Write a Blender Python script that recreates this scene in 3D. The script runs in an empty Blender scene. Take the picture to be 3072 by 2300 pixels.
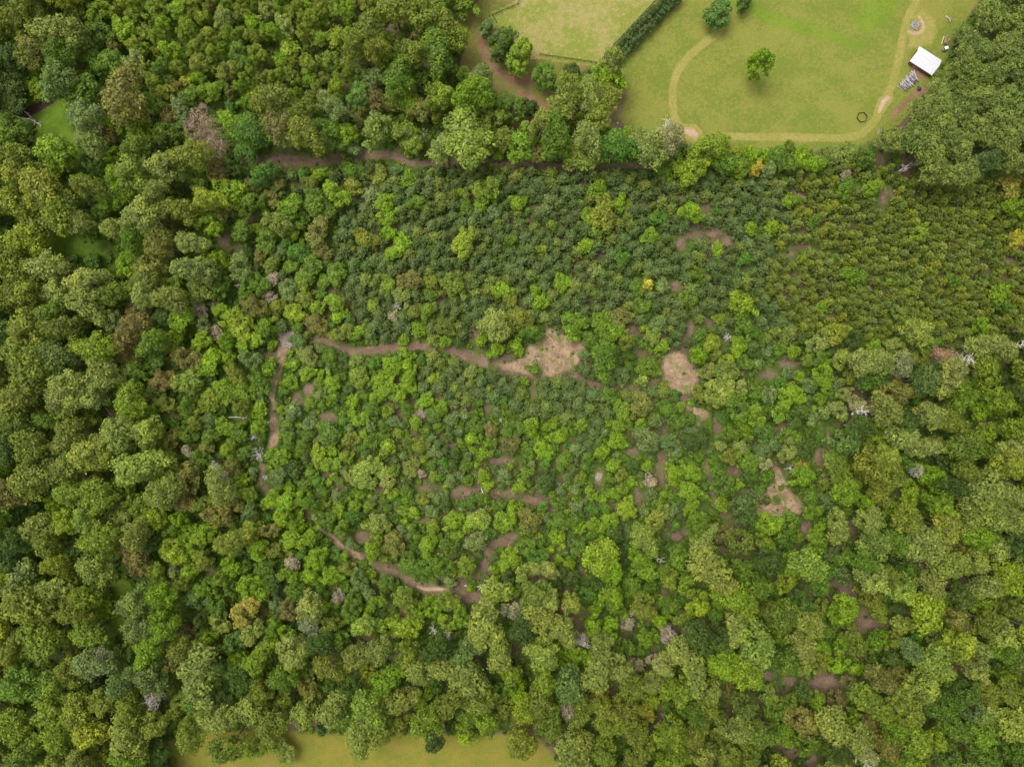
import bpy, math, random
import numpy as np
from mathutils import Vector, Matrix

# ------------------------------------------------------------------ camera, sky, sun, exposure
SC = bpy.context.scene
COL = SC.collection
CAM_H = 280.0            # metres above the ground, looking straight down
FPX = 2130.0             # focal length in pixels of the 3072 x 2300 photograph
PW, PH = 3072.0, 2300.0

cam = bpy.data.cameras.new('camera')
cam.sensor_width = 36.0
cam.lens = FPX / PW * 36.0
cam.clip_start = 1.0
cam.clip_end = 6000.0
camo = bpy.data.objects.new('camera', cam)
camo.location = (0, 0, CAM_H)
COL.objects.link(camo)
SC.camera = camo

SUN_EL, SUN_AZ = math.radians(66), math.radians(305)     # high soft sun behind thin overcast
world = bpy.data.worlds.new('World')
SC.world = world
world.use_nodes = True
wn, wl = world.node_tree.nodes, world.node_tree.links
wn.clear()
w_out = wn.new('ShaderNodeOutputWorld')
w_bg = wn.new('ShaderNodeBackground')
w_sky = wn.new('ShaderNodeTexSky')
w_sky.sky_type = 'NISHITA'
w_sky.sun_disc = False
w_sky.sun_elevation = SUN_EL
w_sky.sun_rotation = SUN_AZ
w_sky.dust_density = 4.0
w_sky.air_density = 1.0
w_sky.ozone_density = 1.0
w_hs = wn.new('ShaderNodeHueSaturation')                 # overcast: the blue is washed out of the sky
w_hs.inputs['Saturation'].default_value = 0.15
w_bg.inputs['Strength'].default_value = 0.15
wl.new(w_sky.outputs[0], w_hs.inputs['Color'])
wl.new(w_hs.outputs[0], w_bg.inputs['Color'])
wl.new(w_bg.outputs[0], w_out.inputs[0])

sun = bpy.data.lights.new('sun', 'SUN')
sun.energy = 1.2
sun.angle = math.radians(34)
sun.color = (1.0, 0.95, 0.86)
suno = bpy.data.objects.new('sun', sun)
suno.rotation_euler = (math.pi / 2 - SUN_EL, 0, -SUN_AZ + math.pi)
COL.objects.link(suno)
sd = Vector((math.sin(SUN_AZ) * math.cos(SUN_EL), math.cos(SUN_AZ) * math.cos(SUN_EL), math.sin(SUN_EL)))
suno.rotation_euler = sd.to_track_quat('Z', 'Y').to_euler()
suno.location = (0, 0, 120)

SC.view_settings.view_transform = 'Standard'
SC.view_settings.look = 'None'
SC.view_settings.gamma = 1.0
SC.view_settings.exposure = 0.68
SC.view_settings.use_curve_mapping = False
SC.cycles.max_bounces = 5
SC.cycles.diffuse_bounces = 3
SC.cycles.transmission_bounces = 3
SC.cycles.glossy_bounces = 2

RNG = random.Random(7)
NP = np.random.default_rng(7)

# ------------------------------------------------------------------ photo pixels to metres
CROP = dict(A=(0, 0), B=(1024, 0), C=(2048, 0), D=(0, 767), E=(1024, 767), F=(2048, 767), G=(0, 1533), H=(1024, 1533), I=(2048, 1533))
CS = 2.1592
def px(crop, x, y):
    ox, oy = CROP[crop]
    return (ox + x / CS, oy + y / CS)
def V(x, y):
    return (x * 1.38879, y * 1.38879)
def gnd(p, z=0.0):
    k = (CAM_H - z) / FPX
    return ((p[0] - PW / 2) * k, -(p[1] - PH / 2) * k)
PPM = FPX / CAM_H            # photo pixels per metre on the ground

# ------------------------------------------------------------------ tags
def tag(o, label=None, cat=None, group=None, kind=None):
    if label: o['label'] = label
    if cat: o['category'] = cat
    if group: o['group'] = group
    if kind: o['kind'] = kind
    return o
def link(name, data, parent=None, loc=None, rot=None, scale=None):
    o = bpy.data.objects.new(name, data)
    COL.objects.link(o)
    if parent: o.parent = parent
    if loc: o.location = loc
    if rot: o.rotation_euler = rot
    if scale: o.scale = scale
    return o

# ------------------------------------------------------------------ mesh collector
class MB:
    def __init__(s):
        s.v, s.f, s.m = [], [], []
    def add(s, vs, fs, m=0):
        b = len(s.v)
        s.v += [tuple(v) for v in vs]
        s.f += [tuple(i + b for i in f) for f in fs]
        s.m += [m] * len(fs)
    def box(s, c, size, rz=0.0, m=0, tilt=0.0):
        x, y, z = size[0] / 2, size[1] / 2, size[2] / 2
        R = Matrix.Rotation(rz, 3, 'Z') @ Matrix.Rotation(tilt, 3, 'Y')
        vs = [Vector(c) + R @ Vector((sx * x, sy * y, sz * z)) for sz in (-1, 1) for sy in (-1, 1) for sx in (-1, 1)]
        s.add(vs, [(0, 2, 3, 1), (4, 5, 7, 6), (0, 1, 5, 4), (2, 6, 7, 3), (0, 4, 6, 2), (1, 3, 7, 5)], m)
    def tube(s, pts, rads, n=6, m=0, cap=True):
        pts = [Vector(p) for p in pts]
        b = len(s.v)
        for i, p in enumerate(pts):
            d = (pts[min(i + 1, len(pts) - 1)] - pts[max(i - 1, 0)])
            if d.length < 1e-6: d = Vector((0, 0, 1))
            d.normalize()
            a = d.cross(Vector((0.13, 0.31, 0.94)) if abs(d.z) < 0.9 else Vector((1, 0.1, 0))).normalized()
            c = d.cross(a)
            for k in range(n):
                t = 2 * math.pi * k / n
                q = p + (a * math.cos(t) + c * math.sin(t)) * rads[i]
                s.v.append(tuple(q))
        for i in range(len(pts) - 1):
            for k in range(n):
                k2 = (k + 1) % n
                s.f.append((b + i * n + k, b + i * n + k2, b + (i + 1) * n + k2, b + (i + 1) * n + k)); s.m.append(m)
        if cap:
            s.f.append(tuple(b + k for k in range(n - 1, -1, -1))); s.m.append(m)
            s.f.append(tuple(b + (len(pts) - 1) * n + k for k in range(n))); s.m.append(m)
    def mesh(s, name, mats, smooth=False):
        me = bpy.data.meshes.new(name)
        me.from_pydata(s.v, [], s.f)
        for mt in mats: me.materials.append(mt)
        if len(mats) > 1: me.polygons.foreach_set('material_index', s.m)
        if smooth: me.polygons.foreach_set('use_smooth', [True] * len(s.f))
        me.update()
        return me

# ------------------------------------------------------------------ materials
class NT:
    """small helper round a node tree"""
    def __init__(s, nt): s.nt = nt; s.n = nt.nodes; s.l = nt.links
    def new(s, t, **kw):
        n = s.n.new(t)
        for k, v in kw.items(): setattr(n, k, v)
        return n
    def put(s, sock, val):
        if hasattr(val, 'links') or isinstance(val, bpy.types.NodeSocket): s.l.new(val, sock)
        else: sock.default_value = val
    def pos(s):
        return s.new('ShaderNodeNewGeometry').outputs['Position']
    def noise(s, scale, detail=3.0, rough=0.55, vec=None, dist=0.0):
        n = s.new('ShaderNodeTexNoise')
        n.inputs['Scale'].default_value = scale
        n.inputs['Detail'].default_value = detail
        n.inputs['Roughness'].default_value = rough
        n.inputs['Distortion'].default_value = dist
        s.l.new(vec if vec is not None else s.pos(), n.inputs['Vector'])
        return n.outputs['Fac']
    def ramp(s, fac, lo, hi):
        n = s.new('ShaderNodeMapRange', interpolation_type='SMOOTHSTEP')
        s.put(n.inputs['Value'], fac); n.inputs['From Min'].default_value = lo; n.inputs['From Max'].default_value = hi
        return n.outputs['Result']
    def math(s, op, a, b=0.0):
        n = s.new('ShaderNodeMath', operation=op)
        s.put(n.inputs[0], a); s.put(n.inputs[1], b)
        return n.outputs[0]
    def mix(s, fac, a, b, mode='MIX'):
        n = s.new('ShaderNodeMix', data_type='RGBA', blend_type=mode)
        s.put(n.inputs['Factor'], fac)
        for sock, val in ((n.inputs[6], a), (n.inputs[7], b)):
            s.put(sock, val if not isinstance(val, tuple) else (*val[:3], 1.0))
        return n.outputs[2]

def new_mat(name):
    m = bpy.data.materials.new(name)
    m.use_nodes = True
    m.node_tree.nodes.clear()
    return m, NT(m.node_tree)
def finish(T, color, rough=0.9, spec=0.15, bump=None, bump_s=0.3, bump_d=0.1, metal=0.0):
    b = T.new('ShaderNodeBsdfPrincipled')
    T.put(b.inputs['Base Color'], color if not isinstance(color, tuple) else (*color[:3], 1.0))
    b.inputs['Roughness'].default_value = rough
    b.inputs['Specular IOR Level'].default_value = spec
    b.inputs['Metallic'].default_value = metal
    if bump is not None:
        bn = T.new('ShaderNodeBump')
        bn.inputs['Strength'].default_value = bump_s
        bn.inputs['Distance'].default_value = bump_d
        T.l.new(bump, bn.inputs['Height']); T.l.new(bn.outputs[0], b.inputs['Normal'])
    o = T.new('ShaderNodeOutputMaterial')
    T.l.new(b.outputs[0], o.inputs[0])

def plain(name, col, rough=0.8, spec=0.2, var=0.25, scale=3.0, metal=0.0):
    m, T = new_mat(name)
    n = T.noise(scale, 4.0, 0.6, T.new('ShaderNodeTexCoord').outputs['Object'])
    c = T.mix(T.ramp(n, 0.3, 0.7), tuple(x * (1 - var) for x in col), tuple(min(1, x * (1 + var)) for x in col))
    finish(T, c, rough, spec, metal=metal)
    return m

# ground colours as functions so that sheets laid on the ground can fade into what lies below
def col_floor(T):
    big = T.noise(0.035, 3.0, 0.6)
    mid = T.noise(0.35, 4.0, 0.6)
    fine = T.noise(1.6, 3.0, 0.7)
    brown = T.mix(T.ramp(mid, 0.3, 0.7), (0.085, 0.05, 0.036), (0.14, 0.09, 0.065))
    brown = T.mix(T.ramp(fine, 0.35, 0.75), brown, (0.17, 0.12, 0.085))
    green = T.mix(T.ramp(mid, 0.35, 0.65), (0.045, 0.08, 0.014), (0.08, 0.125, 0.02))
    sx = T.new('ShaderNodeSeparateXYZ'); T.l.new(T.pos(), sx.inputs[0])
    west = T.ramp(sx.outputs['X'], -60.0, -150.0)          # leafier ground cover under the western wood
    g = T.math('ADD', big, T.math('MULTIPLY', west, 0.16))
    g = T.math('ADD', g, T.math('MULTIPLY', T.math('SUBTRACT', fine, 0.5), 0.35))
    return T.mix(T.ramp(g, 0.38, 0.58), brown, green)
def col_mix3(c1, c2, c3, s1=0.06, s2=0.5, s3=2.0):
    def f(T):
        a, b, c = T.noise(s1, 4.0, 0.6), T.noise(s2, 4.0, 0.65), T.noise(s3, 3.0, 0.7)
        x = T.mix(T.ramp(T.math('ADD', a, T.math('MULTIPLY', T.math('SUBTRACT', b, 0.5), 0.6)), 0.38, 0.62), c1, c2)
        x = T.mix(T.math('MULTIPLY', T.ramp(b, 0.50, 0.72), 0.75), x, c3)
        k = T.math('ADD', 0.35, T.math('MULTIPLY', c, 1.3))
        g = T.new('ShaderNodeCombineColor')
        for i in range(3): T.l.new(k, g.inputs[i])
        return T.mix(1.0, x, g.outputs[0], 'MULTIPLY')
    return f
def col_streak(c1, c2, c3):
    """cut-over ground: dry straw lying in streaks, bare soil and patches of weeds"""
    def f(T):
        a = T.noise(0.22, 4.0, 0.65)
        s1, s2 = T.noise(0.8, 5.0, 0.75, None, 2.2), T.noise(1.7, 4.0, 0.8, None, 3.0)
        w = T.noise(0.3, 4.0, 0.7)
        st = T.math('ADD', T.math('MULTIPLY', s1, 0.5), T.math('MULTIPLY', s2, 0.5))
        x = T.mix(T.ramp(T.math('ADD', st, T.math('MULTIPLY', T.math('SUBTRACT', a, 0.5), 0.5)), 0.40, 0.60), c1, c2)
        x = T.mix(T.math('MULTIPLY', T.ramp(T.math('ADD', w, T.math('MULTIPLY', T.math('SUBTRACT', st, 0.5), 0.5)), 0.50, 0.60), 0.85), x, c3)
        k = T.math('ADD', 0.3, T.math('MULTIPLY', T.noise(2.6, 3.0, 0.75), 1.4))
        g = T.new('ShaderNodeCombineColor')
        for i in range(3): T.l.new(k, g.inputs[i])
        return T.mix(1.0, x, g.outputs[0], 'MULTIPLY')
    return f
col_meadow = col_mix3((0.135, 0.17, 0.026), (0.19, 0.195, 0.038), (0.215, 0.18, 0.07), 0.07, 0.7, 2.6)
col_pasture = col_mix3((0.18, 0.205, 0.036), (0.265, 0.235, 0.080), (0.31, 0.245, 0.11), 0.06, 0.5, 2.2)
col_lane = col_mix3((0.12, 0.14, 0.025), (0.17, 0.15, 0.045), (0.20, 0.13, 0.068), 0.08, 0.5)
col_hay = col_mix3((0.155, 0.16, 0.026), (0.205, 0.175, 0.034), (0.15, 0.165, 0.03), 0.12, 0.6, 2.4)
col_track = col_mix3((0.22, 0.215, 0.046), (0.27, 0.235, 0.07), (0.30, 0.225, 0.095), 0.08, 0.7, 2.2)
col_lush = col_mix3((0.12, 0.185, 0.018), (0.155, 0.205, 0.026), (0.17, 0.195, 0.035), 0.07, 0.8, 3.0)
col_red = col_mix3((0.19, 0.105, 0.062), (0.245, 0.145, 0.085), (0.17, 0.12, 0.055), 0.15, 0.8, 2.6)
col_litter = col_streak((0.13, 0.078, 0.058), (0.22, 0.145, 0.105), (0.11, 0.12, 0.035))
col_clear = col_streak((0.20, 0.125, 0.085), (0.37, 0.26, 0.165), (0.125, 0.15, 0.035))
col_bare = col_mix3((0.38, 0.25, 0.165), (0.45, 0.33, 0.23), (0.32, 0.20, 0.12), 0.25, 1.0, 2.8)
col_weed = col_mix3((0.075, 0.135, 0.014), (0.11, 0.175, 0.018), (0.12, 0.14, 0.025), 0.12, 0.7, 2.4)

def sheet_mat(name, own, under, soft, namp, nscale=0.35):
    m, T = new_mat(name)
    at = T.new('ShaderNodeAttribute', attribute_type='GEOMETRY', attribute_name='inside')
    n = T.noise(nscale, 4.0, 0.65)
    n2 = T.noise(nscale * 5, 2.0, 0.6)
    e = T.math('ADD', at.outputs['Fac'], T.math('MULTIPLY', T.math('SUBTRACT', n, 0.5), namp))
    e = T.math('ADD', e, T.math('MULTIPLY', T.math('SUBTRACT', n2, 0.5), namp * 0.5))
    f = T.ramp(e, -soft, soft)
    c = T.mix(f, under(T), own(T)) if under else own(T)
    finish(T, c, 0.95, 0.05, T.noise(2.4, 3.0, 0.7), 0.6, 0.25)
    return m

# ------------------------------------------------------------------ ground and the sheets laid on it
gm, T = new_mat('forest_floor')
finish(T, col_floor(T), 0.95, 0.05, T.noise(1.2, 4.0, 0.7), 0.7, 0.3)
g = MB()
g.add([(-2500, -2500, 0), (2500, -2500, 0), (2500, 2500, 0), (-2500, 2500, 0)], [(0, 1, 2, 3)])
tag(link('ground', g.mesh('ground', [gm])), 'leaf litter and low weeds covering the forest floor', None, None, 'structure')

def sd_poly(P, X, Y):
    """signed distance, positive inside"""
    P = np.asarray(P, float); n = len(P)
    d = np.full(X.shape, 1e18); ins = np.zeros(X.shape, bool)
    for i in range(n):
        a, b = P[i], P[(i + 1) % n]
        e = b - a; wx, wy = X - a[0], Y - a[1]
        t = np.clip((wx * e[0] + wy * e[1]) / max(1e-9, e @ e), 0, 1)
        d = np.minimum(d, (wx - t * e[0]) ** 2 + (wy - t * e[1]) ** 2)
        if e[1] != 0:
            c = ((a[1] > Y) != (b[1] > Y)) & (X < a[0] + (Y - a[1]) / e[1] * e[0])
            ins ^= c
    d = np.sqrt(d)
    return np.where(ins, d, -d)
def sd_line(P, W, X, Y):
    P = np.asarray(P, float)
    best = np.full(X.shape, -1e18)
    for i in range(len(P) - 1):
        a, b = P[i], P[i + 1]
        e = b - a; wx, wy = X - a[0], Y - a[1]
        t = np.clip((wx * e[0] + wy * e[1]) / max(1e-9, e @ e), 0, 1)
        w = W[i] + (W[i + 1] - W[i]) * t
        best = np.maximum(best, w - np.sqrt((wx - t * e[0]) ** 2 + (wy - t * e[1]) ** 2))
    return best
def smooth_line(P, W):
    out, wo = [], []
    n = len(P)
    for i in range(n - 1):
        p0, p1, p2, p3 = (np.array(P[max(0, min(n - 1, k))], float) for k in (i - 1, i, i + 1, i + 2))
        for t in (0, .25, .5, .75):
            out.append(tuple(0.5 * ((2 * p1) + (-p0 + p2) * t + (2 * p0 - 5 * p1 + 4 * p2 - p3) * t * t + (-p0 + 3 * p1 - 3 * p2 + p3) * t ** 3)))
            wo.append(W[i] + (W[i + 1] - W[i]) * t)
    out.append(tuple(P[-1])); wo.append(W[-1])
    return out, wo

KX, KY = 8.0, 8.0                                    # keep-out raster, photo pixels per cell, with a margin of 400 px
kgx, kgy = np.meshgrid(np.arange(-400, PW + 401, KX), np.arange(-400, PH + 401, KY))
KEEP = np.full(kgx.shape, -1e9)
LOWKEEP = np.full(kgx.shape, -1e9)
FIELD = np.full(kgx.shape, -1e9)
def keep_at(p, K=None):
    K = KEEP if K is None else K
    i = int(round((p[1] + 400) / KY)); j = int(round((p[0] + 400) / KX))
    if 0 <= i < K.shape[0] and 0 <= j < K.shape[1]: return K[i, j]
    return -1e9

SHEETN = [0]
def sheet(name, label, own, under, z, pts, width=None, soft=0.8, namp=1.6, nscale=0.35, cell=0.9, keep=True, low=True):
    """a sheet on the ground: polygon, or polyline with half-widths, in photo pixels"""
    global KEEP, LOWKEEP, FIELD
    SHEETN[0] += 1; z = 0.012 + z + SHEETN[0] * 0.0004      # no two sheets share a plane
    line = width is not None
    if line:
        W = list(width) if isinstance(width, (list, tuple)) else [width] * len(pts)
        pts, W = smooth_line(pts, W)
        kd = sd_line(pts, W, kgx, kgy)
    else:
        kd = sd_poly(pts, kgx, kgy)
    if keep: KEEP = np.maximum(KEEP, kd)
    if name in ('meadow', 'pasture', 'grass_lane', 'hay_field', 'creek_bank'): FIELD = np.maximum(FIELD, kd)
    if low: LOWKEEP = np.maximum(LOWKEEP, kd)
    G = [gnd(p) for p in pts]
    mg = soft + namp * 0.45
    wmax = (max(W) / PPM) if line else 0
    xs = [q[0] for q in G]; ys = [q[1] for q in G]
    x = np.arange(min(xs) - mg - wmax - cell, max(xs) + mg + wmax + 2 * cell, cell)
    y = np.arange(min(ys) - mg - wmax - cell, max(ys) + mg + wmax + 2 * cell, cell)
    X, Y = np.meshgrid(x, y)
    S = sd_line(G, [w / PPM for w in W], X, Y) if line else sd_poly(G, X, Y)
    ok = S > -mg
    q = ok[:-1, :-1] | ok[1:, :-1] | ok[:-1, 1:] | ok[1:, 1:]
    ny, nx = X.shape
    idx = np.arange(ny * nx).reshape(ny, nx)
    F = np.stack([idx[:-1, :-1][q], idx[:-1, 1:][q], idx[1:, 1:][q], idx[1:, :-1][q]], 1)
    used, inv = np.unique(F, return_inverse=True)
    F = inv.reshape(-1, 4)
    co = np.stack([X.ravel()[used], Y.ravel()[used], np.full(len(used), z)], 1)
    me = bpy.data.meshes.new(name)
    me.from_pydata(co.tolist(), [], F.tolist())
    a = me.attributes.new('inside', 'FLOAT', 'POINT')
    a.data.foreach_set('value', S.ravel()[used].astype(np.float32))
    me.materials.append(sheet_mat(name, own, under, soft, namp, nscale))
    o = link(name, me)
    return tag(o, label, None, None, 'structure')

c_ = lambda crop, *ps: [px(crop, *p) for p in ps]

# grass
meadow_pts = c_('B', (1830, 380), (1800, 560), (1740, 720), (1690, 800), (1830, 880), (1900, 880), (2100, 900)) + \
    c_('C', (30, 930), (250, 940), (500, 975), (860, 985), (1100, 960), (1250, 910), (1320, 850), (1400, 760), (1500, 640), (1620, 560), (1640, 450), (1710, 380), (1760, 230), (1810, 180), (1930, 0), (2030, -250), (2060, -800), (800, -800)) + c_('B', (2600, -500), (2300, -200), (2150, 60))
sheet('meadow', 'yellow-green mown meadow with bare spots beside the white-roofed barn', col_meadow, col_floor, 0.012, meadow_pts, soft=1.4, namp=3.0)
pasture_pts = c_('B', (1150, -800), (1150, 30), (980, 105), (1010, 170), (1090, 250), (1180, 340), (1290, 362), (1480, 388), (1655, 412), (1750, 330), (2000, 60), (2150, -120), (2260, -250), (2600, -620), (2750, -800))
sheet('pasture', 'tan and green pasture inside the black board fence', col_pasture, None, 0.020, pasture_pts, soft=0.5, namp=0.6, cell=1.2)
lane_pts = c_('B', (900, -800), (900, 0), (800, 60), (730, 110), (800, 230), (790, 330), (770, 460), (850, 470), (960, 480), (1010, 640), (1000, 720), (1110, 780), (1250, 760), (1330, 720), (1380, 620), (1480, 510), (1600, 440), (1660, 420), (1650, 405), (1290, 355), (1180, 330), (1060, 240), (1000, 150), (960, 100), (1140, 20), (1140, -800))
sheet('grass_lane', 'patchy brown-green grass lane between wood and pasture', col_lane, col_floor, 0.008, lane_pts, soft=1.2, namp=3.0)
hay_pts = c_('G', (1090, 1490), (1250, 1440), (1500, 1420), (1800, 1410), (2000, 1440), (2190, 1440)) + c_('H', (100, 1430), (300, 1440), (600, 1440), (850, 1450), (1050, 1440), (1280, 1470), (1360, 1560), (1440, 1680), (1500, 1900), (1560, 2300), (-1000, 2300), (-940, 1900)) + c_('G', (1150, 1650))
sheet('hay_field', 'golden green hay field at the bottom edge of the wood', col_hay, col_floor, 0.012, hay_pts, soft=1.2, namp=2.5, nscale=0.25)
sheet('creek_bank', 'bright green weedy bank beside the brown creek pool', col_weed, col_floor, 0.006,
      c_('A', (210, 430), (250, 560), (180, 640), (150, 720), (250, 780), (230, 860), (250, 1000), (430, 1080), (520, 1080), (500, 920), (450, 800), (480, 690), (400, 640), (310, 560), (270, 430)), soft=1.6, namp=4.0)
sheet('weedy_glade', 'dim green grass glade between tall trees at left', col_weed, col_floor, 0.006,
      c_('A', (400, 1480), (260, 1530), (330, 1656), (700, 1656), (640, 1570), (520, 1540)), soft=1.8, namp=4.0)
sheet('grass_glade', 'narrow green grass strip among tall trees at lower left', col_weed, col_floor, 0.006,
      c_('G', (770, 430), (720, 520), (760, 620), (700, 700), (760, 800), (880, 860), (800, 740), (830, 640), (800, 560), (860, 470)), soft=1.5, namp=4.0)

# worn and mown tracks
sheet('lush_grass_strip', 'brighter green wet strip running across the meadow', col_lush, col_meadow, 0.018,
      c_('C', (330, 20), (450, 70), (600, 130), (760, 180), (900, 215), (1050, 265), (1180, 320)), [14, 14, 16, 18, 16, 13, 8], soft=2.2, namp=3.5, cell=1.2, keep=False)
sheet('lush_grass_patch', 'brighter green patch near the top of the meadow', col_lush, col_meadow, 0.016,
      c_('C', (1130, 60), (1110, 160), (1160, 270), (1320, 130), (1400, 30), (1450, -60), (1250, -60)), soft=3.0, namp=5.0, cell=1.4, keep=False)
sheet('mown_track', 'pale mown track curving round the meadow', col_track, col_meadow, 0.028,
      c_('C', (1540, -120), (1510, 20), (1455, 120), (1425, 250), (1400, 380), (1360, 530), (1300, 670), (1245, 780), (1165, 862), (1050, 893), (900, 893), (700, 888), (450, 888), (250, 885), (100, 890)) +
      c_('B', (2211, 830), (2160, 760), (2145, 650), (2150, 560), (2180, 460), (2240, 380)) + c_('C', (80, 330), (140, 280), (225, 215), (255, 160)), 11.5, soft=0.45, namp=0.9, nscale=0.5, cell=0.7)
sheet('track_loop', 'worn tan turning loop beside the brush pile near the barn', col_track, col_meadow, 0.024,
      c_('C', (1480, 60), (1560, 70), (1630, 130), (1640, 210), (1610, 280), (1500, 310), (1440, 300), (1430, 180)), soft=1.0, namp=2.0, cell=0.7)
sheet('bare_path_corner', 'pinkish bare soil at the left corner of the mown track', col_bare, col_track, 0.036,
      c_('C', (20, 830), (70, 835), (105, 870), (90, 900), (50, 885), (5, 860)), soft=0.7, namp=1.6, cell=0.6)
sheet('bare_soil_patch', 'pale bare soil spot on the track near the log pile', col_bare, col_track, 0.036,
      c_('C', (1330, 635), (1300, 662), (1272, 725)), [7, 7, 4], soft=0.5, namp=1.2, cell=0.5)
sheet('worn_soil', 'reddish worn soil between log pile and pines', col_red, col_meadow, 0.026,
      c_('C', (1600, 540), (1520, 580), (1440, 650), (1370, 700), (1330, 790), (1400, 740), (1480, 660), (1620, 580)), soft=1.2, namp=3.0, cell=0.7)
sheet('barn_apron', 'reddish trampled soil along the front of the barn', col_red, col_meadow, 0.022,
      c_('C', (1480, 410), (1610, 500), (1600, 560), (1530, 520), (1470, 440)), soft=0.8, namp=1.6, cell=0.6)
sheet('field_edge_soil', 'brown bare soil along the left edge of the meadow', col_litter, col_meadow, 0.022,
      c_('B', (1850, 500), (1810, 620), (1720, 790), (1840, 880), (1880, 840), (1790, 760), (1850, 640)), soft=1.6, namp=3.5, cell=0.8)
sheet('lane_track', 'reddish dirt track curving below the pasture', col_red, col_lane, 0.024,
      c_('B', (905, 215), (925, 320), (960, 410), (1030, 475), (1120, 515), (1240, 520)), [9, 14, 16, 13, 15, 12], soft=0.7, namp=1.8, cell=0.7)
sheet('lane_soil', 'brown bare soil under the lone green trees', col_red, col_lane, 0.020,
      c_('B', (1240, 520), (1170, 590), (1280, 680), (1340, 690), (1200, 780), (1080, 830)), [14, 16, 16, 12, 14, 8], soft=1.2, namp=3.0, cell=0.8)
for i, (p, lab) in enumerate([((1262, 440), 'small orange soil spot right of centre in the meadow'), ((1032, 558), 'small orange soil spot left of the barn in the meadow')]):
    q = px('C', *p)
    sheet('soil_spot', lab, col_red, col_meadow, 0.03, [(q[0] - 3, q[1] - 4), (q[0] + 3, q[1] + 4)], 2.5, soft=0.3, namp=0.5, cell=0.4, keep=False)

# forest tracks and clearings
sheet('dirt_track', 'reddish dirt track running under the tree line at top', col_litter, col_floor, 0.012,
      c_('A', (1560, 1035), (1700, 1040), (1850, 1040), (2000, 1045), (2150, 1030)) + c_('B', (40, 930), (160, 1000), (260, 1000), (370, 1010), (440, 1055), (620, 1060), (800, 1055), (980, 1050), (1150, 1060), (1350, 1075), (1550, 1080), (1750, 1075), (1950, 1080), (2120, 1100)),
      [8, 15, 17, 14, 10, 9, 13, 14, 15, 10, 9, 10, 10, 9, 9, 8, 9, 9, 7], soft=0.8, namp=2.2)
sheet('middle_dirt_track', 'brown dirt track running left from the big clearing', col_litter, col_floor, 0.012,
      c_('D', (1890, 560), (1990, 548), (2110, 545), (2190, 575)) + c_('E', (80, 628), (200, 610), (350, 592), (480, 588), (620, 592), (720, 612), (820, 645), (920, 685), (1040, 725), (1180, 755)), [9, 7, 9, 12, 13, 14, 15, 13, 11, 14, 17, 18, 18, 16], soft=0.7, namp=2.2)
sheet('brown_clearing', 'big tan clearing with dry grass in the middle of the wood', col_clear, col_floor, 0.016,
      c_('E', (1340, 470), (1440, 515), (1550, 555), (1592, 600), (1560, 650), (1535, 700), (1450, 750), (1330, 795), (1250, 785), (1180, 765), (1060, 735), (990, 700), (1120, 690), (1190, 640), (1210, 590), (1300, 550)), soft=1.0, namp=2.8)
sheet('litter_below_clearing', 'brown litter strip linking the two clearings', col_litter, col_floor, 0.010,
      c_('E', (1450, 760), (1560, 800), (1660, 845), (1800, 850), (1930, 850), (2030, 810), (2090, 730)), [9, 9, 11, 7, 8, 9, 10], soft=1.0, namp=3.0)
sheet('pink_clearing', 'pinkish brown clearing right of the big tan clearing', col_clear, col_floor, 0.014,
      c_('E', (2095, 650), (2170, 620), (2211, 640), (2300, 740), (2320, 800), (2270, 880), (2240, 910), (2150, 875), (2095, 810), (2080, 730)), soft=1.0, namp=2.8)
sheet('pink_glade', 'small pinkish bare glade below the pinkish clearing', col_clear, col_floor, 0.014,
      c_('F', (10, 935), (60, 985), (100, 980), (165, 1010), (165, 1050), (120, 1075), (100, 1120), (75, 1100), (85, 1040), (20, 985)), soft=0.8, namp=2.2)
sheet('litter_glade', 'brown litter gap right of the small pinkish glade', col_litter, col_floor, 0.010,
      c_('F', (200, 1060), (225, 1120), (250, 1170)), [8, 14, 8], soft=1.0, namp=2.4)
sheet('narrow_dirt_track', 'narrow brown track leading down to the triangular clearing', col_litter, col_floor, 0.012,
      c_('F', (145, 1310), (165, 1390), (185, 1480), (205, 1580), (250, 1660)) + c_('I', (300, 20), (370, 70)), [7, 8, 9, 9, 10, 14, 12], soft=0.7, namp=1.8)
sheet('triangular_clearing', 'triangular pinkish brown clearing among low trees', col_clear, col_floor, 0.014,
      c_('F', (570, 1380), (620, 1370), (650, 1430), (690, 1510), (790, 1610), (770, 1656), (700, 1690), (560, 1690), (420, 1740), (330, 1740), (360, 1700), (470, 1660), (480, 1550), (560, 1500), (600, 1450)), soft=0.9, namp=2.6)
sheet('left_dirt_track', 'tan dirt track running down the left of the scrub', col_clear, col_floor, 0.014,
      c_('D', (1840, 560), (1825, 640), (1815, 720), (1775, 810), (1765, 900), (1765, 1000), (1775, 1090), (1775, 1190), (1755, 1240)), [22, 12, 11, 10, 10, 9, 12, 14, 6], soft=0.7, namp=1.8)
sheet('faint_track', 'faint brown track below the white snags', col_litter, col_floor, 0.010,
      c_('D', (1705, 1360), (1690, 1420), (1690, 1480), (1740, 1530)), [6, 9, 8, 6], soft=0.8, namp=2.0)
sheet('lower_left_track', 'pale dirt track slanting down at the lower left of the scrub', col_clear, col_floor, 0.012,
      c_('G', (2030, 40), (2080, 100), (2150, 175), (2211, 225)) + c_('H', (60, 262), (125, 298)), [6, 9, 9, 9, 12, 7], soft=0.6, namp=1.6)
sheet('lower_track', 'wide brown dirt track curving through the lower wood', col_litter, col_floor, 0.012,
      c_('H', (225, 350), (290, 372), (380, 410), (470, 470), (550, 500), (650, 512), (760, 540), (860, 560), (970, 590)), [12, 13, 8, 11, 16, 18, 19, 20, 12], soft=0.7, namp=2.0)
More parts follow.
